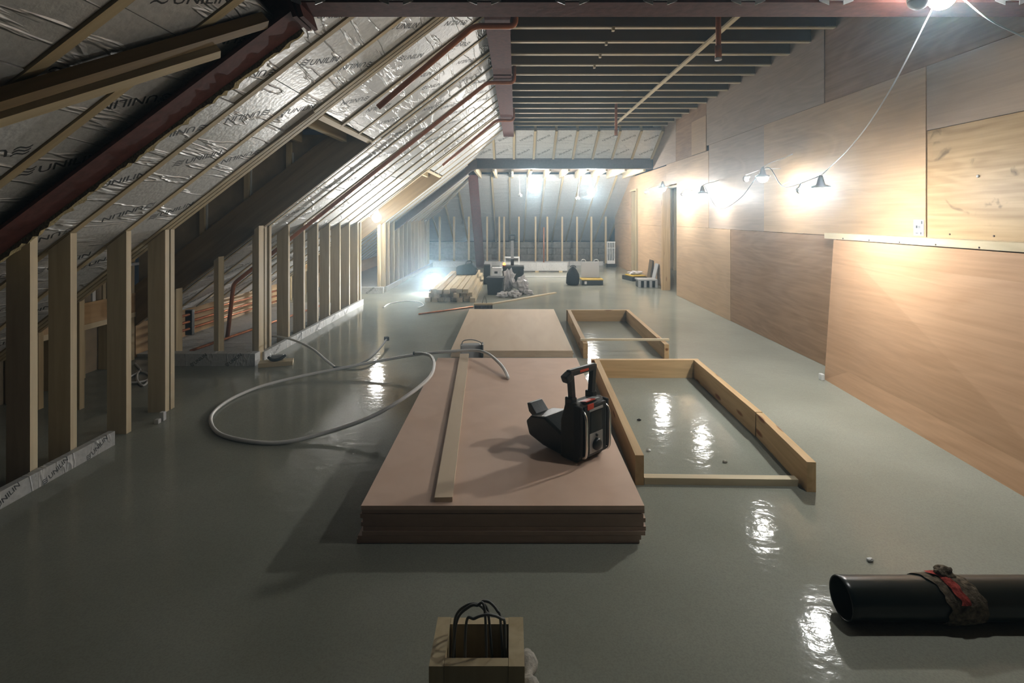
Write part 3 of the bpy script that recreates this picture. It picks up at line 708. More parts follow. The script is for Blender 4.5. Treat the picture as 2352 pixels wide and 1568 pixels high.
for Y, z0, lab in ((4.22, 2.66, 'near orange drop pipe hanging from the joists by the batten'), (8.35, 2.67, 'far orange drop pipe hanging from the joists')):
    e = tag(empty('drop_pipe', (1.636, Y, z0)), lab, 'pipe', 'drop pipes')
    lathe('pipe_body', [(0.021, 0.0), (0.021, 0.62)], 'pipe_orange', e, 12, T((1.636, Y, z0)))
    lathe('pipe_collar', [(0.026, 0.0), (0.026, 0.10)], 'pipe_orange', e, 12, T((1.636, Y, z0)))
    lathe('end_cap', [(0.028, -0.012), (0.028, 0.006)], 'white_plastic', e, 12, T((1.636, Y, z0 - 0.002)))
for k, z in enumerate((0.30, 0.22, 0.14)):
    pipe_thing('copper_pipe', [(-3.62, 5.45, z + 0.02), (-3.60, 8.5, z - 0.03)], 0.014, 'copper', ['upper', 'middle', 'lower'][k] + ' copper pipe running along the eaves behind the studs', 'pipe', 'copper pipes in the eaves')
pipe_thing('copper_pipe', [(-3.25, 5.4, 0.05), (-2.9, 8.3, 0.05)], 0.014, 'copper', 'copper pipe lying on the foil floor of the eaves')
cl = bx('pipe_clip', -3.66, -3.585, 5.98, 6.03, 0.08, 0.36, 'black_plastic'); tag(cl, 'black clip holding the three copper pipes', 'pipe clip')

# ================================================================== SHEET STACKS
ny = 9; th = 0.0185
for k in range(ny):
    dx = [-0.020, -0.014, 0.004, 0.008, -0.002, 0.006, -0.004, 0.002, 0.0][k] ; dy = random.uniform(-0.004, 0.006)
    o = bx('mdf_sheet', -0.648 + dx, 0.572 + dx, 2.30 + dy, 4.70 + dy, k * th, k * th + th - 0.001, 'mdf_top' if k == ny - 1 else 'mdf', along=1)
    if k == ny - 1: tag(o, 'top pink MDF sheet of the near stack, under the radio', 'board')
    elif k == 0: tag(o, 'lowest MDF sheet of the near stack, lying on the floor', 'board')
    else: tag(o, 'pink MDF sheet, %s from the top of the near stack' % ['', '', 'second', 'third', 'fourth', 'fifth', 'sixth', 'seventh', 'eighth'][ny - k], 'board')
    o['group'] = 'near stack of MDF sheets'
ZT = ny * th
for k in range(3):
    dx = [0.0, 0.006, -0.002][k]
    o = bx('plywood_board', -0.61 + dx, 0.615 + dx, 5.345 + 0.003 * k, 7.75, k * 0.022, k * 0.022 + 0.0212, 'ply_birch', along=1)
    tag(o, ['bottom', 'middle', 'top'][k] + ' pale plywood board of the far stack', 'board', 'far stack of plywood boards')
pl = beam('timber_plank', (-0.297, 2.325, ZT), (-0.42, 4.76, ZT), 0.078, 0.02, 'ply_birch', None, centre=False)
tag(pl, 'narrow pale plank lying along the near sheet stack', 'plank')
# ------------------------------------------------------------------ timber frames
f1 = tag(empty('pine_formwork', (1.15, 3.7, 0)), 'near three-sided frame of knotty pine boards on the floor', 'timber frame', 'pine frames')
Hb = 0.157
beam('end_board', (0.70, 4.68, 0), (1.64, 4.68, 0), 0.045, Hb, 'pine_knotty', f1, centre=False)
beam('side_board', (0.745, 4.655, 0), (0.672, 2.80, 0), 0.045, Hb, 'pine_knotty', f1, centre=False)
beam('side_board', (1.615, 4.655, 0), (1.585, 3.42, 0), 0.045, Hb, 'pine_knotty', f1, centre=False)
beam('side_board', (1.590, 3.418, 0), (1.535, 2.73, 0), 0.045, Hb - 0.004, 'pine_knotty', f1, centre=False)
f2 = tag(empty('pine_formwork', (1.16, 6.2, 0)), 'far frame of knotty pine boards with a thin cross batten', 'timber frame', 'pine frames')
beam('end_board', (0.74, 7.20, 0), (1.59, 7.20, 0), 0.045, 0.15, 'pine_knotty', f2, centre=False)
beam('side_board', (0.775, 7.175, 0), (0.735, 5.30, 0), 0.045, 0.15, 'pine_knotty', f2, centre=False)
beam('side_board', (1.565, 7.175, 0), (1.53, 5.26, 0), 0.045, 0.15, 'pine_knotty', f2, centre=False)
beam('cross_batten', (0.70, 5.42, 0.1505), (1.60, 5.42, 0.1505), 0.035, 0.018, 'pine_pale', f2, centre=False)
o = beam('timber_batten', (0.70, 2.83, 0), (1.50, 2.81, 0), 0.045, 0.035, 'pine_pale', None, centre=False)
tag(o, 'pale batten lying across the open end of the near frame', 'batten')

# ================================================================== SITE RADIO on the near stack
ra = math.radians(42)
rp = Vector((0.365, 2.80, ZT))
rad = tag(empty('site_radio', rp, ra), 'black site radio with upright handle standing on the near stack', 'radio')
# local axes: -Y is the front, X the width
RM = T(rp) @ RZ(ra)
def rm(m): return RM @ m
RYZ = Matrix(((0, 1, 0, 0), (1, 0, 0, 0), (0, 0, 1, 0), (0, 0, 0, 1)))      # prism XZ-profile -> local YZ, extruded along X
RYZ = Matrix(((0, -1, 0, 0), (1, 0, 0, 0), (0, 0, 1, 0), (0, 0, 0, 1)))
wdt = 0.105
body = prism('body', [(-0.085, 0.045), (-0.06, 0.0), (0.05, 0.0), (0.05, 0.19), (0.02, 0.285), (-0.055, 0.298), (-0.085, 0.27)], -wdt, wdt, 'olive_plastic', rad, rm(RYZ), 0.010)
prism('rear_body', [(0.045, 0.0), (0.19, 0.008), (0.30, 0.035), (0.325, 0.105), (0.285, 0.145), (0.18, 0.165), (0.045, 0.11)], -wdt + 0.012, wdt - 0.012, 'black_plastic', rad, rm(RYZ), 0.012)
prism('rear_latch', [(0.295, 0.11), (0.345, 0.14), (0.36, 0.185), (0.335, 0.19), (0.28, 0.14)], -0.05, 0.05, 'black_plastic', rad, rm(RYZ), 0.005)
fp = rbox('front_panel', 0.17, 0.018, 0.255, 'black_plastic', rad, rm(T((0, -0.090, 0.03))), 0.006)
rbox('display', 0.085, 0.004, 0.105, 'screen_black', fp, rm(T((0.0, -0.100, 0.148))), 0.0015)
rbox('display_bezel', 0.11, 0.004, 0.013, 'silver_face', fp, rm(T((0.0, -0.100, 0.256))), 0.0015)
rbox('dial_plate', 0.105, 0.004, 0.10, 'silver_face', fp, rm(T((0.0, -0.100, 0.044))), 0.0015)
lathe('tuning_knob', [(0.030, 0.0), (0.030, 0.012), (0.024, 0.018), (0.0, 0.018)], 'black_plastic', fp, 20, rm(T((0.0, -0.102, 0.084)) @ Matrix.Rotation(math.radians(90), 4, 'X')))
lathe('knob', [(0.007, 0.0), (0.007, 0.008), (0.0, 0.009)], 'black_plastic', fp, 12, rm(T((0.0, -0.102, 0.130)) @ Matrix.Rotation(math.radians(90), 4, 'X')))
for s in (-1, 1):
    tube('side_bar', [(s * 0.088, -0.085, 0.03), (s * 0.092, -0.112, 0.055), (s * 0.092, -0.115, 0.16), (s * 0.092, -0.110, 0.24), (s * 0.086, -0.075, 0.275)], 0.007, 'chrome', rad, 10, True, 5, mw=RM)
    rbox('side_bumper', 0.02, 0.05, 0.25, 'black_rubber', rad, rm(T((s * 0.104, -0.07, 0.04))), 0.008)
rbox('top_label', 0.12, 0.05, 0.006, 'grey_plastic', rad, rm(T((0.0, -0.052, 0.292)) @ Matrix.Rotation(math.radians(-10), 4, 'X')), 0.002)
rbox('red_badge', 0.075, 0.046, 0.006, 'red_plastic', rad, rm(T((-0.022, -0.062, 0.296)) @ Matrix.Rotation(math.radians(-14), 4, 'X')), 0.002)
rbox('red_badge_drop', 0.05, 0.006, 0.028, 'red_plastic', rad, rm(T((-0.045, -0.100, 0.268))), 0.002)
for s in (-1, 1):
    link('handle_arm', box_mesh(0.026, 0.028, 0.16, 'black_plastic'), None, rad, rm(T((s * 0.082, -0.005, 0.355)) @ Matrix.Rotation(math.radians(s * 6), 4, 'Y')))
    rbox('handle_hinge', 0.04, 0.05, 0.05, 'black_plastic', rad, rm(T((s * 0.080, 0.0, 0.265))), 0.006)
rbox('handle_grip', 0.215, 0.034, 0.034, 'black_plastic', rad, rm(T((0, -0.005, 0.424))), 0.010)
rbox('handle_mark', 0.07, 0.036, 0.014, 'red_plastic', rad, rm(T((0, -0.006, 0.434))), 0.003)['label'] = 'dark red marking on the grip'
rbox('handle_knuckle', 0.05, 0.045, 0.04, 'black_plastic', rad, rm(T((-0.105, -0.005, 0.405)) @ Matrix.Rotation(math.radians(-25), 4, 'Y')), 0.008)

# ================================================================== WHITE HOSES AND CABLES
hz = 0.0125
pts = [G(x, y, z) for x, y, z in [(953, 811, 0.20), (972, 812, 0.225), (990, 818, 0.25), (997, 838, 0.27), (985, 868, 0.262), (930, 912, 0.215), (850, 958, 0.12), (750, 993, 0.045), (650, 1016, hz), (570, 1013, hz), (505, 996, hz), (484, 968, hz), (494, 943, hz), (535, 914, hz), (600, 887, hz + .004), (690, 864, 0.03), (780, 846, 0.06), (870, 829, 0.10), (950, 815, 0.155), (1020, 808, 0.205), (1085, 804, 0.23), (1120, 812, 0.235), (1148, 835, 0.215), (1162, 855, 0.19), (1167, 868, ZT + hz)]]
h1 = tag(empty('hose', pts[9]), 'long white hose looped over the floor and across the near stack', 'hose')
tube('hose_tube', pts, 0.0125, 'white_cable', h1, 12, True, 8)
lathe('hose_end', [(0.014, -0.015), (0.014, 0.03)], 'black_rubber', h1, 10, T(pts[0]) @ Matrix.Rotation(math.radians(90), 4, 'Y'))
pts = [G(x, y, z) for x, y, z in [(600, 771, 0.10), (640, 773, 0.13), (680, 783, 0.15), (720, 803, 0.14), (750, 828, 0.06), (768, 842, hz)]]
h2 = tube('hose', pts, 0.0105, 'white_cable', None, 10, True, 6); centre_origin(h2); tag(h2, 'short white hose arching out between the left wall studs', 'hose')
pts = [G(x, y, z) for x, y, z in [(767, 843, 0.011), (790, 843, 0.011), (830, 834, 0.03), (860, 813, 0.05), (880, 790, 0.06), (888, 778, 0.06)]]
h3 = tag(empty('plug_cable', pts[0]), 'dark cable curving up to a black plug on the floor', 'cable')
tube('cable', pts, 0.0105, 'grey_cable', h3, 10, True, 6)
rbox('plug', 0.05, 0.05, 0.045, 'black_rubber', h3, T(pts[-1] + Vector((0, 0, -0.02))) @ RZ(0.5), 0.01)
pts = [G(x, y, 0.01) for x, y in [(310, 835), (322, 850), (305, 862), (290, 868), (300, 878), (335, 874), (345, 862), (320, 852), (315, 872), (330, 885), (345, 868)]]
h4 = tube('hose', pts, 0.009, 'white_cable', None, 8, True, 6); centre_origin(h4); tag(h4, 'tangled white cable on the floor behind the left studs', 'cable')
pts = [G(x, y, 0.01) for x, y in [(880, 706), (895, 697), (930, 691), (962, 693), (973, 700), (960, 706)]]
h5 = tube('hose', pts, 0.009, 'white_cable', None, 8, True, 6); centre_origin(h5); tag(h5, 'thin white cable loop on the floor before the timber pile', 'cable')
# small bracket with wire lying between the stacks
pb = Vector((-0.33, 4.80, 0.0))
br = tag(empty('pipe_bracket', (-0.34, 5.0, 0)), 'small grey bracket with a wire loop between the two stacks', 'bracket')
rbox('bracket_body', 0.19, 0.10, 0.21, 'grey_plastic', br, T((-0.385, 5.02, 0.0)) @ RZ(0.15), 0.012)
rbox('bracket_clamp', 0.02, 0.11, 0.22, 'black_plastic', br, T((-0.275, 5.0, 0.0)), 0.005)
tube('wire', [(-0.47, 5.0, 0.20), (-0.45, 5.0, 0.245), (-0.37, 5.0, 0.255), (-0.30, 5.0, 0.235), (-0.27, 5.0, 0.21)], 0.004, 'grey_cable', br, 6, True, 5)
# offcut with clip at the corner of the dormer wall
q = G(628, 842)
o = rbox('timber_offcut', 0.30, 0.13, 0.04, 'pine', None, T(q + Vector((0, 0.06, 0))) @ RZ(math.radians(18)), 0.003); tag(o, 'short timber offcut at the corner of the dormer wall', 'offcut')
cp = tag(empty('clamp', q + Vector((0.0, 0.06, 0.041))), 'dark clamp lying on the timber offcut', 'clamp')
tube('jaw', [q + Vector((-0.07, 0.05, 0.075)), q + Vector((-0.02, 0.03, 0.055)), q + Vector((0.04, 0.05, 0.06)), q + Vector((0.075, 0.09, 0.085))], 0.014, 'black_plastic', cp, 8, True, 5)
rbox('clamp_bar', 0.11, 0.05, 0.045, 'grey_plastic', cp, T(q + Vector((0.0, 0.09, 0.045))) @ RZ(0.3), 0.008)

# ================================================================== FOREGROUND: timber upstand with cables, black pipe
us = tag(empty('timber_upstand', (-0.094, 1.52, 0)), 'square timber box frame with dark opening in the foreground', 'timber box')
bx('side_board', -0.2226, -0.183, 1.435, 1.612, 0, 0.20, 'pine', us)
bx('side_board', -0.008, 0.035, 1.435, 1.612, 0, 0.20, 'pine', us)
bx('end_board', -0.182, -0.009, 1.437, 1.464, 0, 0.199, 'pine', us)
bx('end_board', -0.182, -0.009, 1.585, 1.611, 0, 0.199, 'pine', us)
bx('opening_shade', -0.182, -0.009, 1.465, 1.584, 0.001, 0.012, 'black_rubber', us)  # black sheet painting in the shade of the deep, unlit opening
mf = tube('mortar_fillet', [(0.05, 1.44, 0.03), (0.052, 1.52, 0.04), (0.048, 1.60, 0.035), (0.05, 1.70, 0.02)], lambda t: 0.024 + 0.01 * math.sin(t * 17), 'dust', us, 10, True, 6)
cb = tag(empty('cable_bundle', (-0.10, 1.53, 0.01)), 'bent grey cables rising out of the foreground timber box', 'cable')
def C3(x, y, Y): return W(x, y, Y)
for k, path in enumerate([[(-0.165, 1.535, 0.02), (-0.165, 1.54, 0.16), C3(1046, 1418, 1.55), C3(1072, 1390, 1.53), C3(1098, 1388, 1.52), C3(1116, 1405, 1.52), C3(1124, 1430, 1.54), (-0.05, 1.55, 0.02)],
                          [(-0.17, 1.53, 0.02), (-0.168, 1.53, 0.15), C3(1050, 1424, 1.53), C3(1076, 1394, 1.51), C3(1095, 1390, 1.5), C3(1114, 1406, 1.50), (-0.07, 1.50, 0.02)],
                          [(-0.13, 1.49, 0.02), C3(1070, 1438, 1.49), C3(1090, 1420, 1.48), C3(1120, 1411, 1.48), C3(1150, 1420, 1.49), C3(1160, 1445, 1.5), (-0.02, 1.5, 0.02)],
                          [(-0.05, 1.57, 0.02), C3(1124, 1430, 1.57), C3(1118, 1395, 1.57), C3(1108, 1381, 1.56), C3(1125, 1383, 1.55), C3(1142, 1402, 1.54), C3(1150, 1430, 1.53), (-0.02, 1.53, 0.02)]]):
    tube('cable', path, 0.0038, 'grey_cable', cb, 8, True, 8)
rp_ = 0.0696
pp = tag(empty('drain_pipe', (1.8, 1.875, 0)), 'black plastic pipe lying on the floor at the right edge', 'pipe')
Rpx = T((1.156, 1.875, rp_)) @ Matrix.Rotation(math.radians(90), 4, 'Y') @ RZ(math.radians(90))
prof = [(rp_ - 0.006, 0.30), (rp_ - 0.006, 0.004), (rp_ - 0.003, 0.0), (rp_, 0.004), (rp_, 0.02), (rp_ - 0.001, 0.03), (rp_ - 0.001, 1.28), (rp_, 1.3)]
lathe('pipe_wall', prof, 'pipe_black', pp, 40, Rpx)
# dirty cloth tied round the pipe
def wrap(name, x0, x1, rr, mat, parent, slant, amp, a0=-60, a1=235, seed=0):
    vv, ff = [], []; na, nx = 44, 9
    for i in range(na + 1):
        a = math.radians(a0 + (a1 - a0) * i / na)
        for k in range(nx + 1):
            t = k / nx
            x = x0 + (x1 - x0) * t + slant * (math.cos(a)) + 0.012 * noise.noise(Vector((a * 3, t * 2, seed)))
            r2 = rr + amp * (0.6 + noise.noise(Vector((a * 4.0, t * 5, seed + 3)))) * math.sin(math.pi * (0.1 + 0.8 * t))
            vv.append((x, 1.875 - r2 * math.cos(a), rp_ + r2 * math.sin(a)))
    for i in range(na):
        for k in range(nx): ff.append((i * (nx + 1) + k, i * (nx + 1) + k + 1, (i + 1) * (nx + 1) + k + 1, (i + 1) * (nx + 1) + k))
    return mesh_from(name, vv, ff, mat, parent, True)
rg = tag(empty('rag', (1.54, 1.875, 2 * rp_)), 'dirty rag with a red stripe tied round the black pipe', 'rag')
wrap('cloth_band', 1.455, 1.585, rp_ + 0.002, 'dirty_cloth', rg, 0.03, 0.008)
wrap('red_stripe', 1.490, 1.525, rp_ + 0.010, 'red_cloth', rg, 0.03, 0.004, 20, 120, 4)
bk = bmesh.new(); bmesh.ops.create_icosphere(bk, subdivisions=3, radius=0.022)
for v in bk.verts: v.co *= 1 + 0.7 * noise.noise(v.co * 60); v.co.x *= 1.5
me = bpy.data.meshes.new('knot'); bk.to_mesh(me); bk.free()
link('knot', me, 'dirty_cloth', rg, T((1.535, 1.885, 2 * rp_ + 0.012)))

# ================================================================== LEANING SHEET AND WALL DETAILS
a = Vector((2.71, 4.62, 0.0)); b2 = Vector((2.545, 2.18, 0.0)); a_t = Vector((2.79, 4.62, 1.208)); b_t = Vector((2.765, 2.18, 1.208))
nn = Vector((0.018, 0, 0))
o = mesh_from('leaning_plywood_sheet', [a, b2, b_t, a_t, a + nn, b2 + nn, b_t + nn, a_t + nn], [(0, 1, 2, 3), (7, 6, 5, 4), (0, 4, 5, 1), (1, 5, 6, 2), (2, 6, 7, 3), (3, 7, 4, 0)], None)
me = o.data; me.materials.append(M['ply_rosy'])
R = frame((0, 1, 0), (0, 0, 1)); c0 = Vector((2.7, 3.4, 0))
me.transform((T(c0) @ R).inverted()); o.matrix_local = T(c0) @ R
tag(o, 'rosy plywood sheet propped against the wall at the right', 'plywood sheet')
o = rbox('foam_scrap', 0.03, 0.05, 0.055, 'white_plastic', None, T((2.675, 4.60, 0)), 0.008); tag(o, 'white scrap at the foot of the propped plywood sheet', 'scrap')
ps = tag(empty('paper_label', (2.945, 3.87, 1.3)), 'white paper label stapled to the plywood wall', 'label')
pA1 = W(2113, 513, 3.853); 
bx('sheet_paper', 2.9470, 2.9485, 3.815, 3.91, 1.272, 1.385, 'paper', ps)
for (y0, y1, z0, z1) in ((3.825, 3.838, 1.355, 1.378), (3.872, 3.888, 1.325, 1.345), (3.845, 3.866, 1.328, 1.333), (3.845, 3.866, 1.336, 1.341), (3.835, 3.845, 1.280, 1.297), (3.866, 3.89, 1.286, 1.292)):
    bx('printed_mark', 2.9463, 2.9470, y0, y1, z0, z1, 'ink', ps)
o = lathe('screw_cap', [(0.009, 0.0), (0.009, 0.006), (0.0, 0.008)], 'white_plastic', None, 12, T((2.958, 3.38, 1.665)) @ Matrix.Rotation(math.radians(-90), 4, 'Y')); tag(o, 'small white cap on the stained plywood', 'cap')

# ================================================================== FAR END OF THE ROOM
# pile of timbers along the room
cnt = 0
for row in range(3):
    for k in range(8 - row):
        x = -1.38 + 0.105 * k + 0.05 * row + random.uniform(-.004, .004)
        y0 = 8.78 + random.uniform(-.10, .14); L = 3.0 + random.uniform(-.25, .25)
        sk = random.uniform(-.004, .004)
        o = beam('timber_length', (x, y0, row * 0.072), (x + sk + 0.012, y0 + L, row * 0.072), 0.092, 0.070, 'pine_pale', None, centre=False)
        tag(o, 'sawn timber in the %s layer of the floor pile, %s from the left' % (['bottom', 'middle', 'top'][row], ['first', 'second', 'third', 'fourth', 'fifth', 'sixth', 'seventh', 'eighth'][k]), 'timber', 'timber pile')
        cnt += 1
def crumple(name, pos, r, sq, mat, seed, label, cat, group=None, amp=0.55, sub=3):
    b3 = bmesh.new(); bmesh.ops.create_icosphere(b3, subdivisions=sub, radius=r)
    for v in b3.verts:
        n_ = v.co.normalized(); v.co *= 1 + amp * noise.noise(n_ * 2.2 + Vector((seed, 0, 0))) + amp * 0.6 * noise.noise(n_ * 5.5 + Vector((0, seed, 0)))
        v.co.x *= sq[0]; v.co.y *= sq[1]; v.co.z *= sq[2]
    zmin = min(v.co.z for v in b3.verts)
    for v in b3.verts: v.co.z = max(v.co.z - zmin - 0.2 * r, 0)
    me = bpy.data.meshes.new(name); b3.to_mesh(me); b3.free()
    o = link(name, me, mat, None, T(pos)); return tag(o, label, cat, group)
# tool bag on the pile
tp = Vector((-0.93, 11.0, 0.216))
bg = tag(empty('tool_bag', tp), 'dark blue-grey tool bag on top of the timber pile', 'bag')
prism('bag_body', [(-0.20, 0.0), (0.20, 0.0), (0.21, 0.14), (0.12, 0.24), (-0.06, 0.20), (-0.20, 0.16)], -0.12, 0.12, 'cloth_black', bg, T(tp), 0.02)
tube('bag_handle', [tp + Vector((-0.02, -0.06, 0.19)), tp + Vector((0.02, -0.06, 0.27)), tp + Vector((0.10, -0.06, 0.28)), tp + Vector((0.13, -0.06, 0.21))], 0.012, 'black_rubber', bg, 8, True, 5)
tube('strap', [tp + Vector((0.20, -0.1, 0.15)), tp + Vector((0.235, -0.12, 0.10)), tp + Vector((0.21, -0.12, 0.04))], 0.010, 'black_rubber', bg, 8, True, 5)
# black cases
q = G(1117, 655)
o = rbox('upright_case', 0.14, 0.24, 0.40, 'black_plastic', None, T((q.x, q.y + 0.3, 0)) @ RZ(0.05), 0.015); tag(o, 'tall narrow black case standing upright beside the timber pile', 'case')
q = G(1138, 678)
bn = tag(empty('black_bin', q), 'square black bin in front of the rolling tool box', 'bin')
prism('bin_wall', [(-0.13, 0), (0.13, 0), (0.15, 0.30), (-0.15, 0.30)], -0.14, 0.14, 'black_plastic', bn, T(q + Vector((0, 0.15, 0))) @ RZ(-0.08), 0.01)
rbox('bin_rim', 0.32, 0.30, 0.02, 'black_rubber', bn, T(q + Vector((0, 0.15, 0.295))) @ RZ(-0.08), 0.005)
q = G(1179, 653)
tbx = tag(empty('rolling_tool_box', q), 'black rolling tool box with grey telescopic handle', 'tool box')
rbox('box_body', 0.44, 0.32, 0.29, 'black_plastic', tbx, T(q + Vector((0, 0.18, 0.02))), 0.02)
rbox('box_lid', 0.45, 0.33, 0.06, 'black_plastic', tbx, T(q + Vector((0, 0.18, 0.312))), 0.015)
rbox('latch', 0.05, 0.012, 0.05, 'grey_plastic', tbx, T(q + Vector((-0.11, 0.012, 0.24))), 0.003)
rbox('latch', 0.05, 0.012, 0.05, 'black_rubber', tbx, T(q + Vector((0.11, 0.012, 0.24))), 0.003)
rbox('handle_base', 0.07, 0.05, 0.13, 'black_rubber', tbx, T(q + Vector((-0.02, 0.30, 0.372))), 0.008)
rbox('telescopic_stem', 0.062, 0.03, 0.40, 'grey_plastic', tbx, T(q + Vector((-0.02, 0.30, 0.50))), 0.006)
for s in (-1, 1):
    rbox('grip_side', 0.028, 0.035, 0.11, 'black_rubber', tbx, T(q + Vector((-0.02 + s * 0.062, 0.30, 0.90))), 0.008)
    lathe('wheel', [(0.045, -0.02), (0.05, -0.012), (0.05, 0.012), (0.045, 0.02)], 'black_rubber', tbx, 16, T(q + Vector((s * 0.2, 0.32, 0.05))) @ Matrix.Rotation(math.radians(90), 4, 'Y'))
rbox('grip_top', 0.155, 0.035, 0.03, 'black_rubber', tbx, T(q + Vector((-0.02, 0.30, 1.0))), 0.010)
rbox('grip_bottom', 0.155, 0.035, 0.03, 'black_rubber', tbx, T(q + Vector((-0.02, 0.30, 0.895))), 0.010)
q2 = q + Vector((-0.19, 0.08, 0.373))
m, nt, b = new_mat('red_glow'); b.inputs['Base Color'].default_value = (0.9, 0.12, 0.03, 1); b.inputs['Emission Color'].default_value = (1, 0.16, 0.04, 1); b.inputs['Emission Strength'].default_value = 1.6
wl2 = tag(empty('warning_light', q2), 'small glowing red warning light on the rolling tool box', 'light')
lathe('light_base', [(0.035, 0), (0.035, 0.015), (0.03, 0.02)], 'black_rubber', wl2, 14, T(q2)); lathe('red_lens', [(0.03, 0.02), (0.032, 0.05), (0.022, 0.075), (0.0, 0.08)], m, wl2, 14, T(q2))
q = G(1140, 648)
cx = tag(empty('cardboard_box', q), 'small white printed carton beside the rolling tool box', 'box')
rbox('carton', 0.21, 0.16, 0.27, 'paper', cx, T(q + Vector((0, 0.5, 0.0))), 0.004)
rbox('printed_mark', 0.07, 0.002, 0.05, 'ink', cx, T(q + Vector((-0.02, 0.419, 0.14))), 0.0008)
q = Vector((0.0, 13.2, 0)); xs_ = (W(1160, 600, 13.2).x, W(1192, 600, 13.2).x)
sl = tag(empty('step_stool', ((xs_[0] + xs_[1]) / 2, 13.2, 0)), 'white folding step behind the rolling tool box', 'step')
for X in xs_: bx('step_leg', X - 0.014, X + 0.014, 13.18, 13.21, 0, 0.42, 'white_plastic', sl)
for z in (0.24, 0.385): bx('step_rung', xs_[0], xs_[1], 13.15, 13.24, z, z + 0.03, 'white_plastic', sl)
# crumpled wrapping
for k, (x, y, r, sq) in enumerate([(1157, 685, 0.075, (1.5, 0.9, 0.7)), (1168, 672, 0.12, (0.9, 1, 1.7)), (1183, 686, 0.08, (1.2, 0.8, 0.9)), (1198, 676, 0.12, (1.0, 0.9, 1.2)), (1214, 679, 0.06, (1.3, 1, 0.8))]):
    lb = ['grey crumpled wrapping lying left, against the black bin', 'tall white crumpled wrapping in the middle of the litter heap', 'dull crumpled wrapping at the front of the litter heap', 'torn white wrapping at the right of the litter heap', 'small crumpled scrap at the right end of the litter heap'][k]
    crumple('crumpled_wrapping', G(x, y) + Vector((0, 0.12, 0)), r, sq, 'plastic_film', k * 3.7, lb, 'wrapping', 'litter heap by the bin')
o = beam('timber_lath', G(1128, 699), G(1276, 673), 0.06, 0.018, 'pine_pale', None, centre=False); tag(o, 'long pale lath lying across the floor beyond the stacks', 'lath')
o = pipe_thing('copper_pipe', [G(962, 721, 0.012), G(1086, 704, 0.012)], 0.012, 'copper', 'copper pipe lying on the floor left of the broom head')
q = G(1110, 710)
bh = tag(empty('broom_head', q), 'broom head with dark bristles lying behind the far stack', 'broom')
rbox('broom_back', 0.29, 0.06, 0.03, 'pine', bh, T(q + Vector((0, 0.05, 0.055))) @ RZ(0.04), 0.006)
for k in range(12): rbox('bristle_tuft', 0.02, 0.05, 0.056, 'black_rubber', bh, T(q + Vector((-0.128 + 0.0233 * k, 0.05 + 0.001 * k, 0))), 0.003)
tube('wire_brace', [q + Vector((-0.02, 0.05, 0.085)), q + Vector((0.005, 0.05, 0.17)), q + Vector((0.02, 0.05, 0.195)), q + Vector((0.035, 0.05, 0.16)), q + Vector((0.05, 0.05, 0.085))], 0.005, 'grey_cable', bh, 6, True, 4)
# insulation planks in front of the far wall
o = bx('insulation_plank', -0.30, 1.42, 13.55, 13.65, 0.03, 0.235, 'foil_flat'); tag(o, 'long foil-faced insulation plank on edge in front of the far studs', 'insulation')
for X, wh in ((-0.1, 'left'), (0.6, 'middle'), (1.2, 'right')):
    o = bx('bearer', X, X + 0.09, 13.5, 13.7, 0, 0.03, 'pine'); tag(o, wh + ' timber bearer under the long insulation plank', 'bearer', 'bearers')
o = bx('insulation_plank', 0.30, 1.35, 12.35, 12.43, 0.0, 0.02, 'white_plastic'); tag(o, 'thin white strip lying flat in front of the insulation plank', 'strip')
o = bx('insulation_plank', -2.2, -0.55, 14.9, 15.0, 0.0, 0.16, 'foil_flat'); tag(o, 'foil insulation plank left of the steel column', 'insulation')
# black sack
q = G(1318, 656)
sk_ = tag(empty('black_sack', q), 'black sack with a pointed tied top standing on the floor', 'bag')
s_o = lathe('sack_body', [(0.10, 0), (0.135, 0.03), (0.142, 0.12), (0.125, 0.22), (0.085, 0.31), (0.045, 0.36), (0.02, 0.385)], 'cloth_black', sk_, 22, T(q + Vector((0, 0.14, 0))))
for v in s_o.data.vertices: v.co += v.co.normalized() * 0.022 * noise.noise(v.co * 11)
tube('sack_tie', [q + Vector((-0.06, 0.12, 0.375)), q + Vector((-0.02, 0.12, 0.40)), q + Vector((0.03, 0.12, 0.395)), q + Vector((0.06, 0.12, 0.36))], 0.009, 'black_rubber', sk_, 8, True, 4)
# organiser case with clear lid open
q = G(1361, 655)
oc = tag(empty('organiser_case', q), 'black and yellow organiser case with its clear lid standing open', 'case')
rbox('case_base', 0.44, 0.30, 0.10, 'black_plastic', oc, T(q + Vector((0, 0.16, 0))), 0.01)
rbox('case_rim', 0.45, 0.31, 0.022, 'yellow_plastic', oc, T(q + Vector((0, 0.16, 0.10))), 0.005)
rbox('case_latch', 0.05, 0.012, 0.06, 'white_plastic', oc, T(q + Vector((-0.14, 0.006, 0.02))), 0.004)
ld = rbox('clear_lid', 0.38, 0.025, 0.32, 'crate_clear', oc, T(q + Vector((0.0, 0.33, 0.125))) @ Matrix.Rotation(math.radians(-6), 4, 'X'), 0.01)
for s in (-1, 1):
    tube('lid_loop', [q + Vector((s * 0.135 + 0.05 * math.cos(t), 0.37, 0.455 + 0.045 * math.sin(t))) for t in [math.pi * 2 * k / 10 for k in range(11)]], 0.008, 'white_plastic', ld, 6, False)
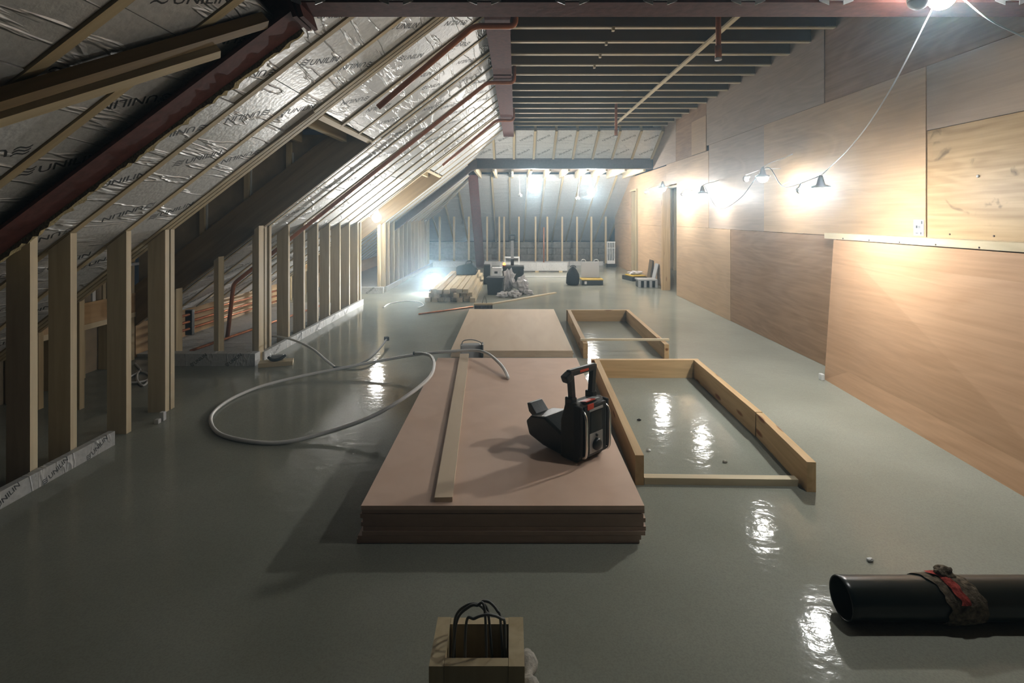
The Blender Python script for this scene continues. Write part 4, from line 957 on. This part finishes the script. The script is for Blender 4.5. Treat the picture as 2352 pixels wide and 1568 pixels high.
# white heater by the far wall
q = Vector((W(1403, 613, 14.9).x, 14.9, 0))
ht = tag(empty('white_heater', q), 'white finned heater standing by the far right corner', 'heater')
rbox('heater_base', 0.28, 0.16, 0.09, 'black_rubber', ht, T(q), 0.01)
rbox('heater_foot', 0.22, 0.10, 0.09, 'white_plastic', ht, T(q + Vector((0, 0, 0.092))), 0.01)
for k in range(5): rbox('heater_fin', 0.022, 0.09, 0.50, 'white_plastic', ht, T(q + Vector((-0.10 + 0.05 * k, 0, 0.18))), 0.008)
rbox('heater_top', 0.24, 0.10, 0.035, 'white_plastic', ht, T(q + Vector((0, 0, 0.675))), 0.008)
rbox('heater_rail', 0.24, 0.10, 0.018, 'white_plastic', ht, T(q + Vector((0, 0, 0.52))), 0.004)
# crate, case and boards by the doorway
q = G(1489, 661)
gc = tag(empty('grey_crate', q), 'grey plastic crate with slotted side by the doorway', 'crate')
rbox('crate_top', 0.38, 0.34, 0.03, 'grey_plastic', gc, T(q + Vector((0, 0.18, 0.135))), 0.008)
for k in range(4): rbox('crate_post', 0.05, 0.04, 0.135, 'grey_plastic', gc, T(q + Vector((-0.165 + 0.11 * k, 0.03, 0))), 0.005)
rbox('crate_core', 0.35, 0.26, 0.13, 'black_plastic', gc, T(q + Vector((0, 0.19, 0.003))), 0.005)
q = G(1462, 648)
dc = tag(empty('dark_case', q), 'dark case with a yellow lid behind the grey crate', 'case')
rbox('case_base', 0.36, 0.5, 0.09, 'black_plastic', dc, T(q + Vector((0.05, 0.42, 0))) @ RZ(0.25), 0.01)
rbox('case_lid', 0.30, 0.40, 0.025, 'yellow_plastic', dc, T(q + Vector((0.07, 0.42, 0.092))) @ RZ(0.25), 0.006)
crumple('paper_bag', q + Vector((0.1, 0.5, 0.12)), 0.09, (1.7, 1.2, 0.45), 'plastic_film', 21, 'crumpled white bag on the yellow-lidded case', 'bag')
o = beam('board_offcut', (2.90, 11.0, 0.0), (3.0, 11.0, 0.44), 0.24, 0.015, 'grey_plastic', None, up=(-1, 0, 0.3)); tag(o, 'grey board offcut leaning by the door jamb', 'board')
o = beam('board_offcut', (2.93, 11.45, 0.0), (3.0, 11.45, 0.48), 0.26, 0.015, 'ply_dark', None, up=(-1, 0, 0.3)); tag(o, 'brown board offcut leaning further along the plywood wall', 'board')
o = pipe_thing('drop_pipe', [(W(1249, 560, 15.3).x, 15.3, 0.0), (W(1249, 560, 15.3).x, 15.3, 1.1)], 0.018, 'pipe_orange', 'upright orange pipe between the far studs')
# odd scraps on the floor
for k, (x, y, mt, lb) in enumerate([(1490, 1036, 'white_plastic', 'white chip on the floor inside the near frame'), (1468, 966, 'black_rubber', 'dark speck on the floor inside the near frame'), (1998, 1288, 'white_plastic', 'white chip on the floor above the black pipe'), (1664, 1062, 'dust', 'dusty crumb on the floor near the frame batten')]):
    crumple('floor_scrap', G(x, y), 0.010, (1.4, 1, 0.8), mt, 40 + k, lb, 'scrap', None, 0.4, 2)
for k, (x, y, h) in enumerate([(362, 972, 0.03), (374, 965, 0.06)]):
    o = rbox('plastic_packer', 0.03, 0.03, h, 'white_plastic', None, T(G(x, y)), 0.004); tag(o, ['low', 'upright'][k] + ' white plastic packer at the foot of the last near stud', 'packer')

# ================================================================== HAZE (added volume standing in for lens glow round the lamps)
if HAZE:
    hb = bx('haze', -4.3, 4.3, -0.5, 17.0, 0.001, 3.3, 'paper', along=0)
    mh = bpy.data.materials.new('glow_haze'); mh.use_nodes = True; nt = mh.node_tree; nt.nodes.clear()
    ou = nt.nodes.new('ShaderNodeOutputMaterial'); sc = nt.nodes.new('ShaderNodeVolumeScatter')
    sc.inputs['Color'].default_value = (0.58, 0.82, 0.97, 1); sc.inputs['Density'].default_value = HAZE; sc.inputs['Anisotropy'].default_value = 0.82
    nt.links.new(sc.outputs[0], ou.inputs['Volume'])
    hb.data = hb.data.copy(); hb.data.materials.clear(); hb.data.materials.append(mh)
    tag(hb, 'thin bluish haze added to give the lamps their glow', 'haze', None, 'stuff')
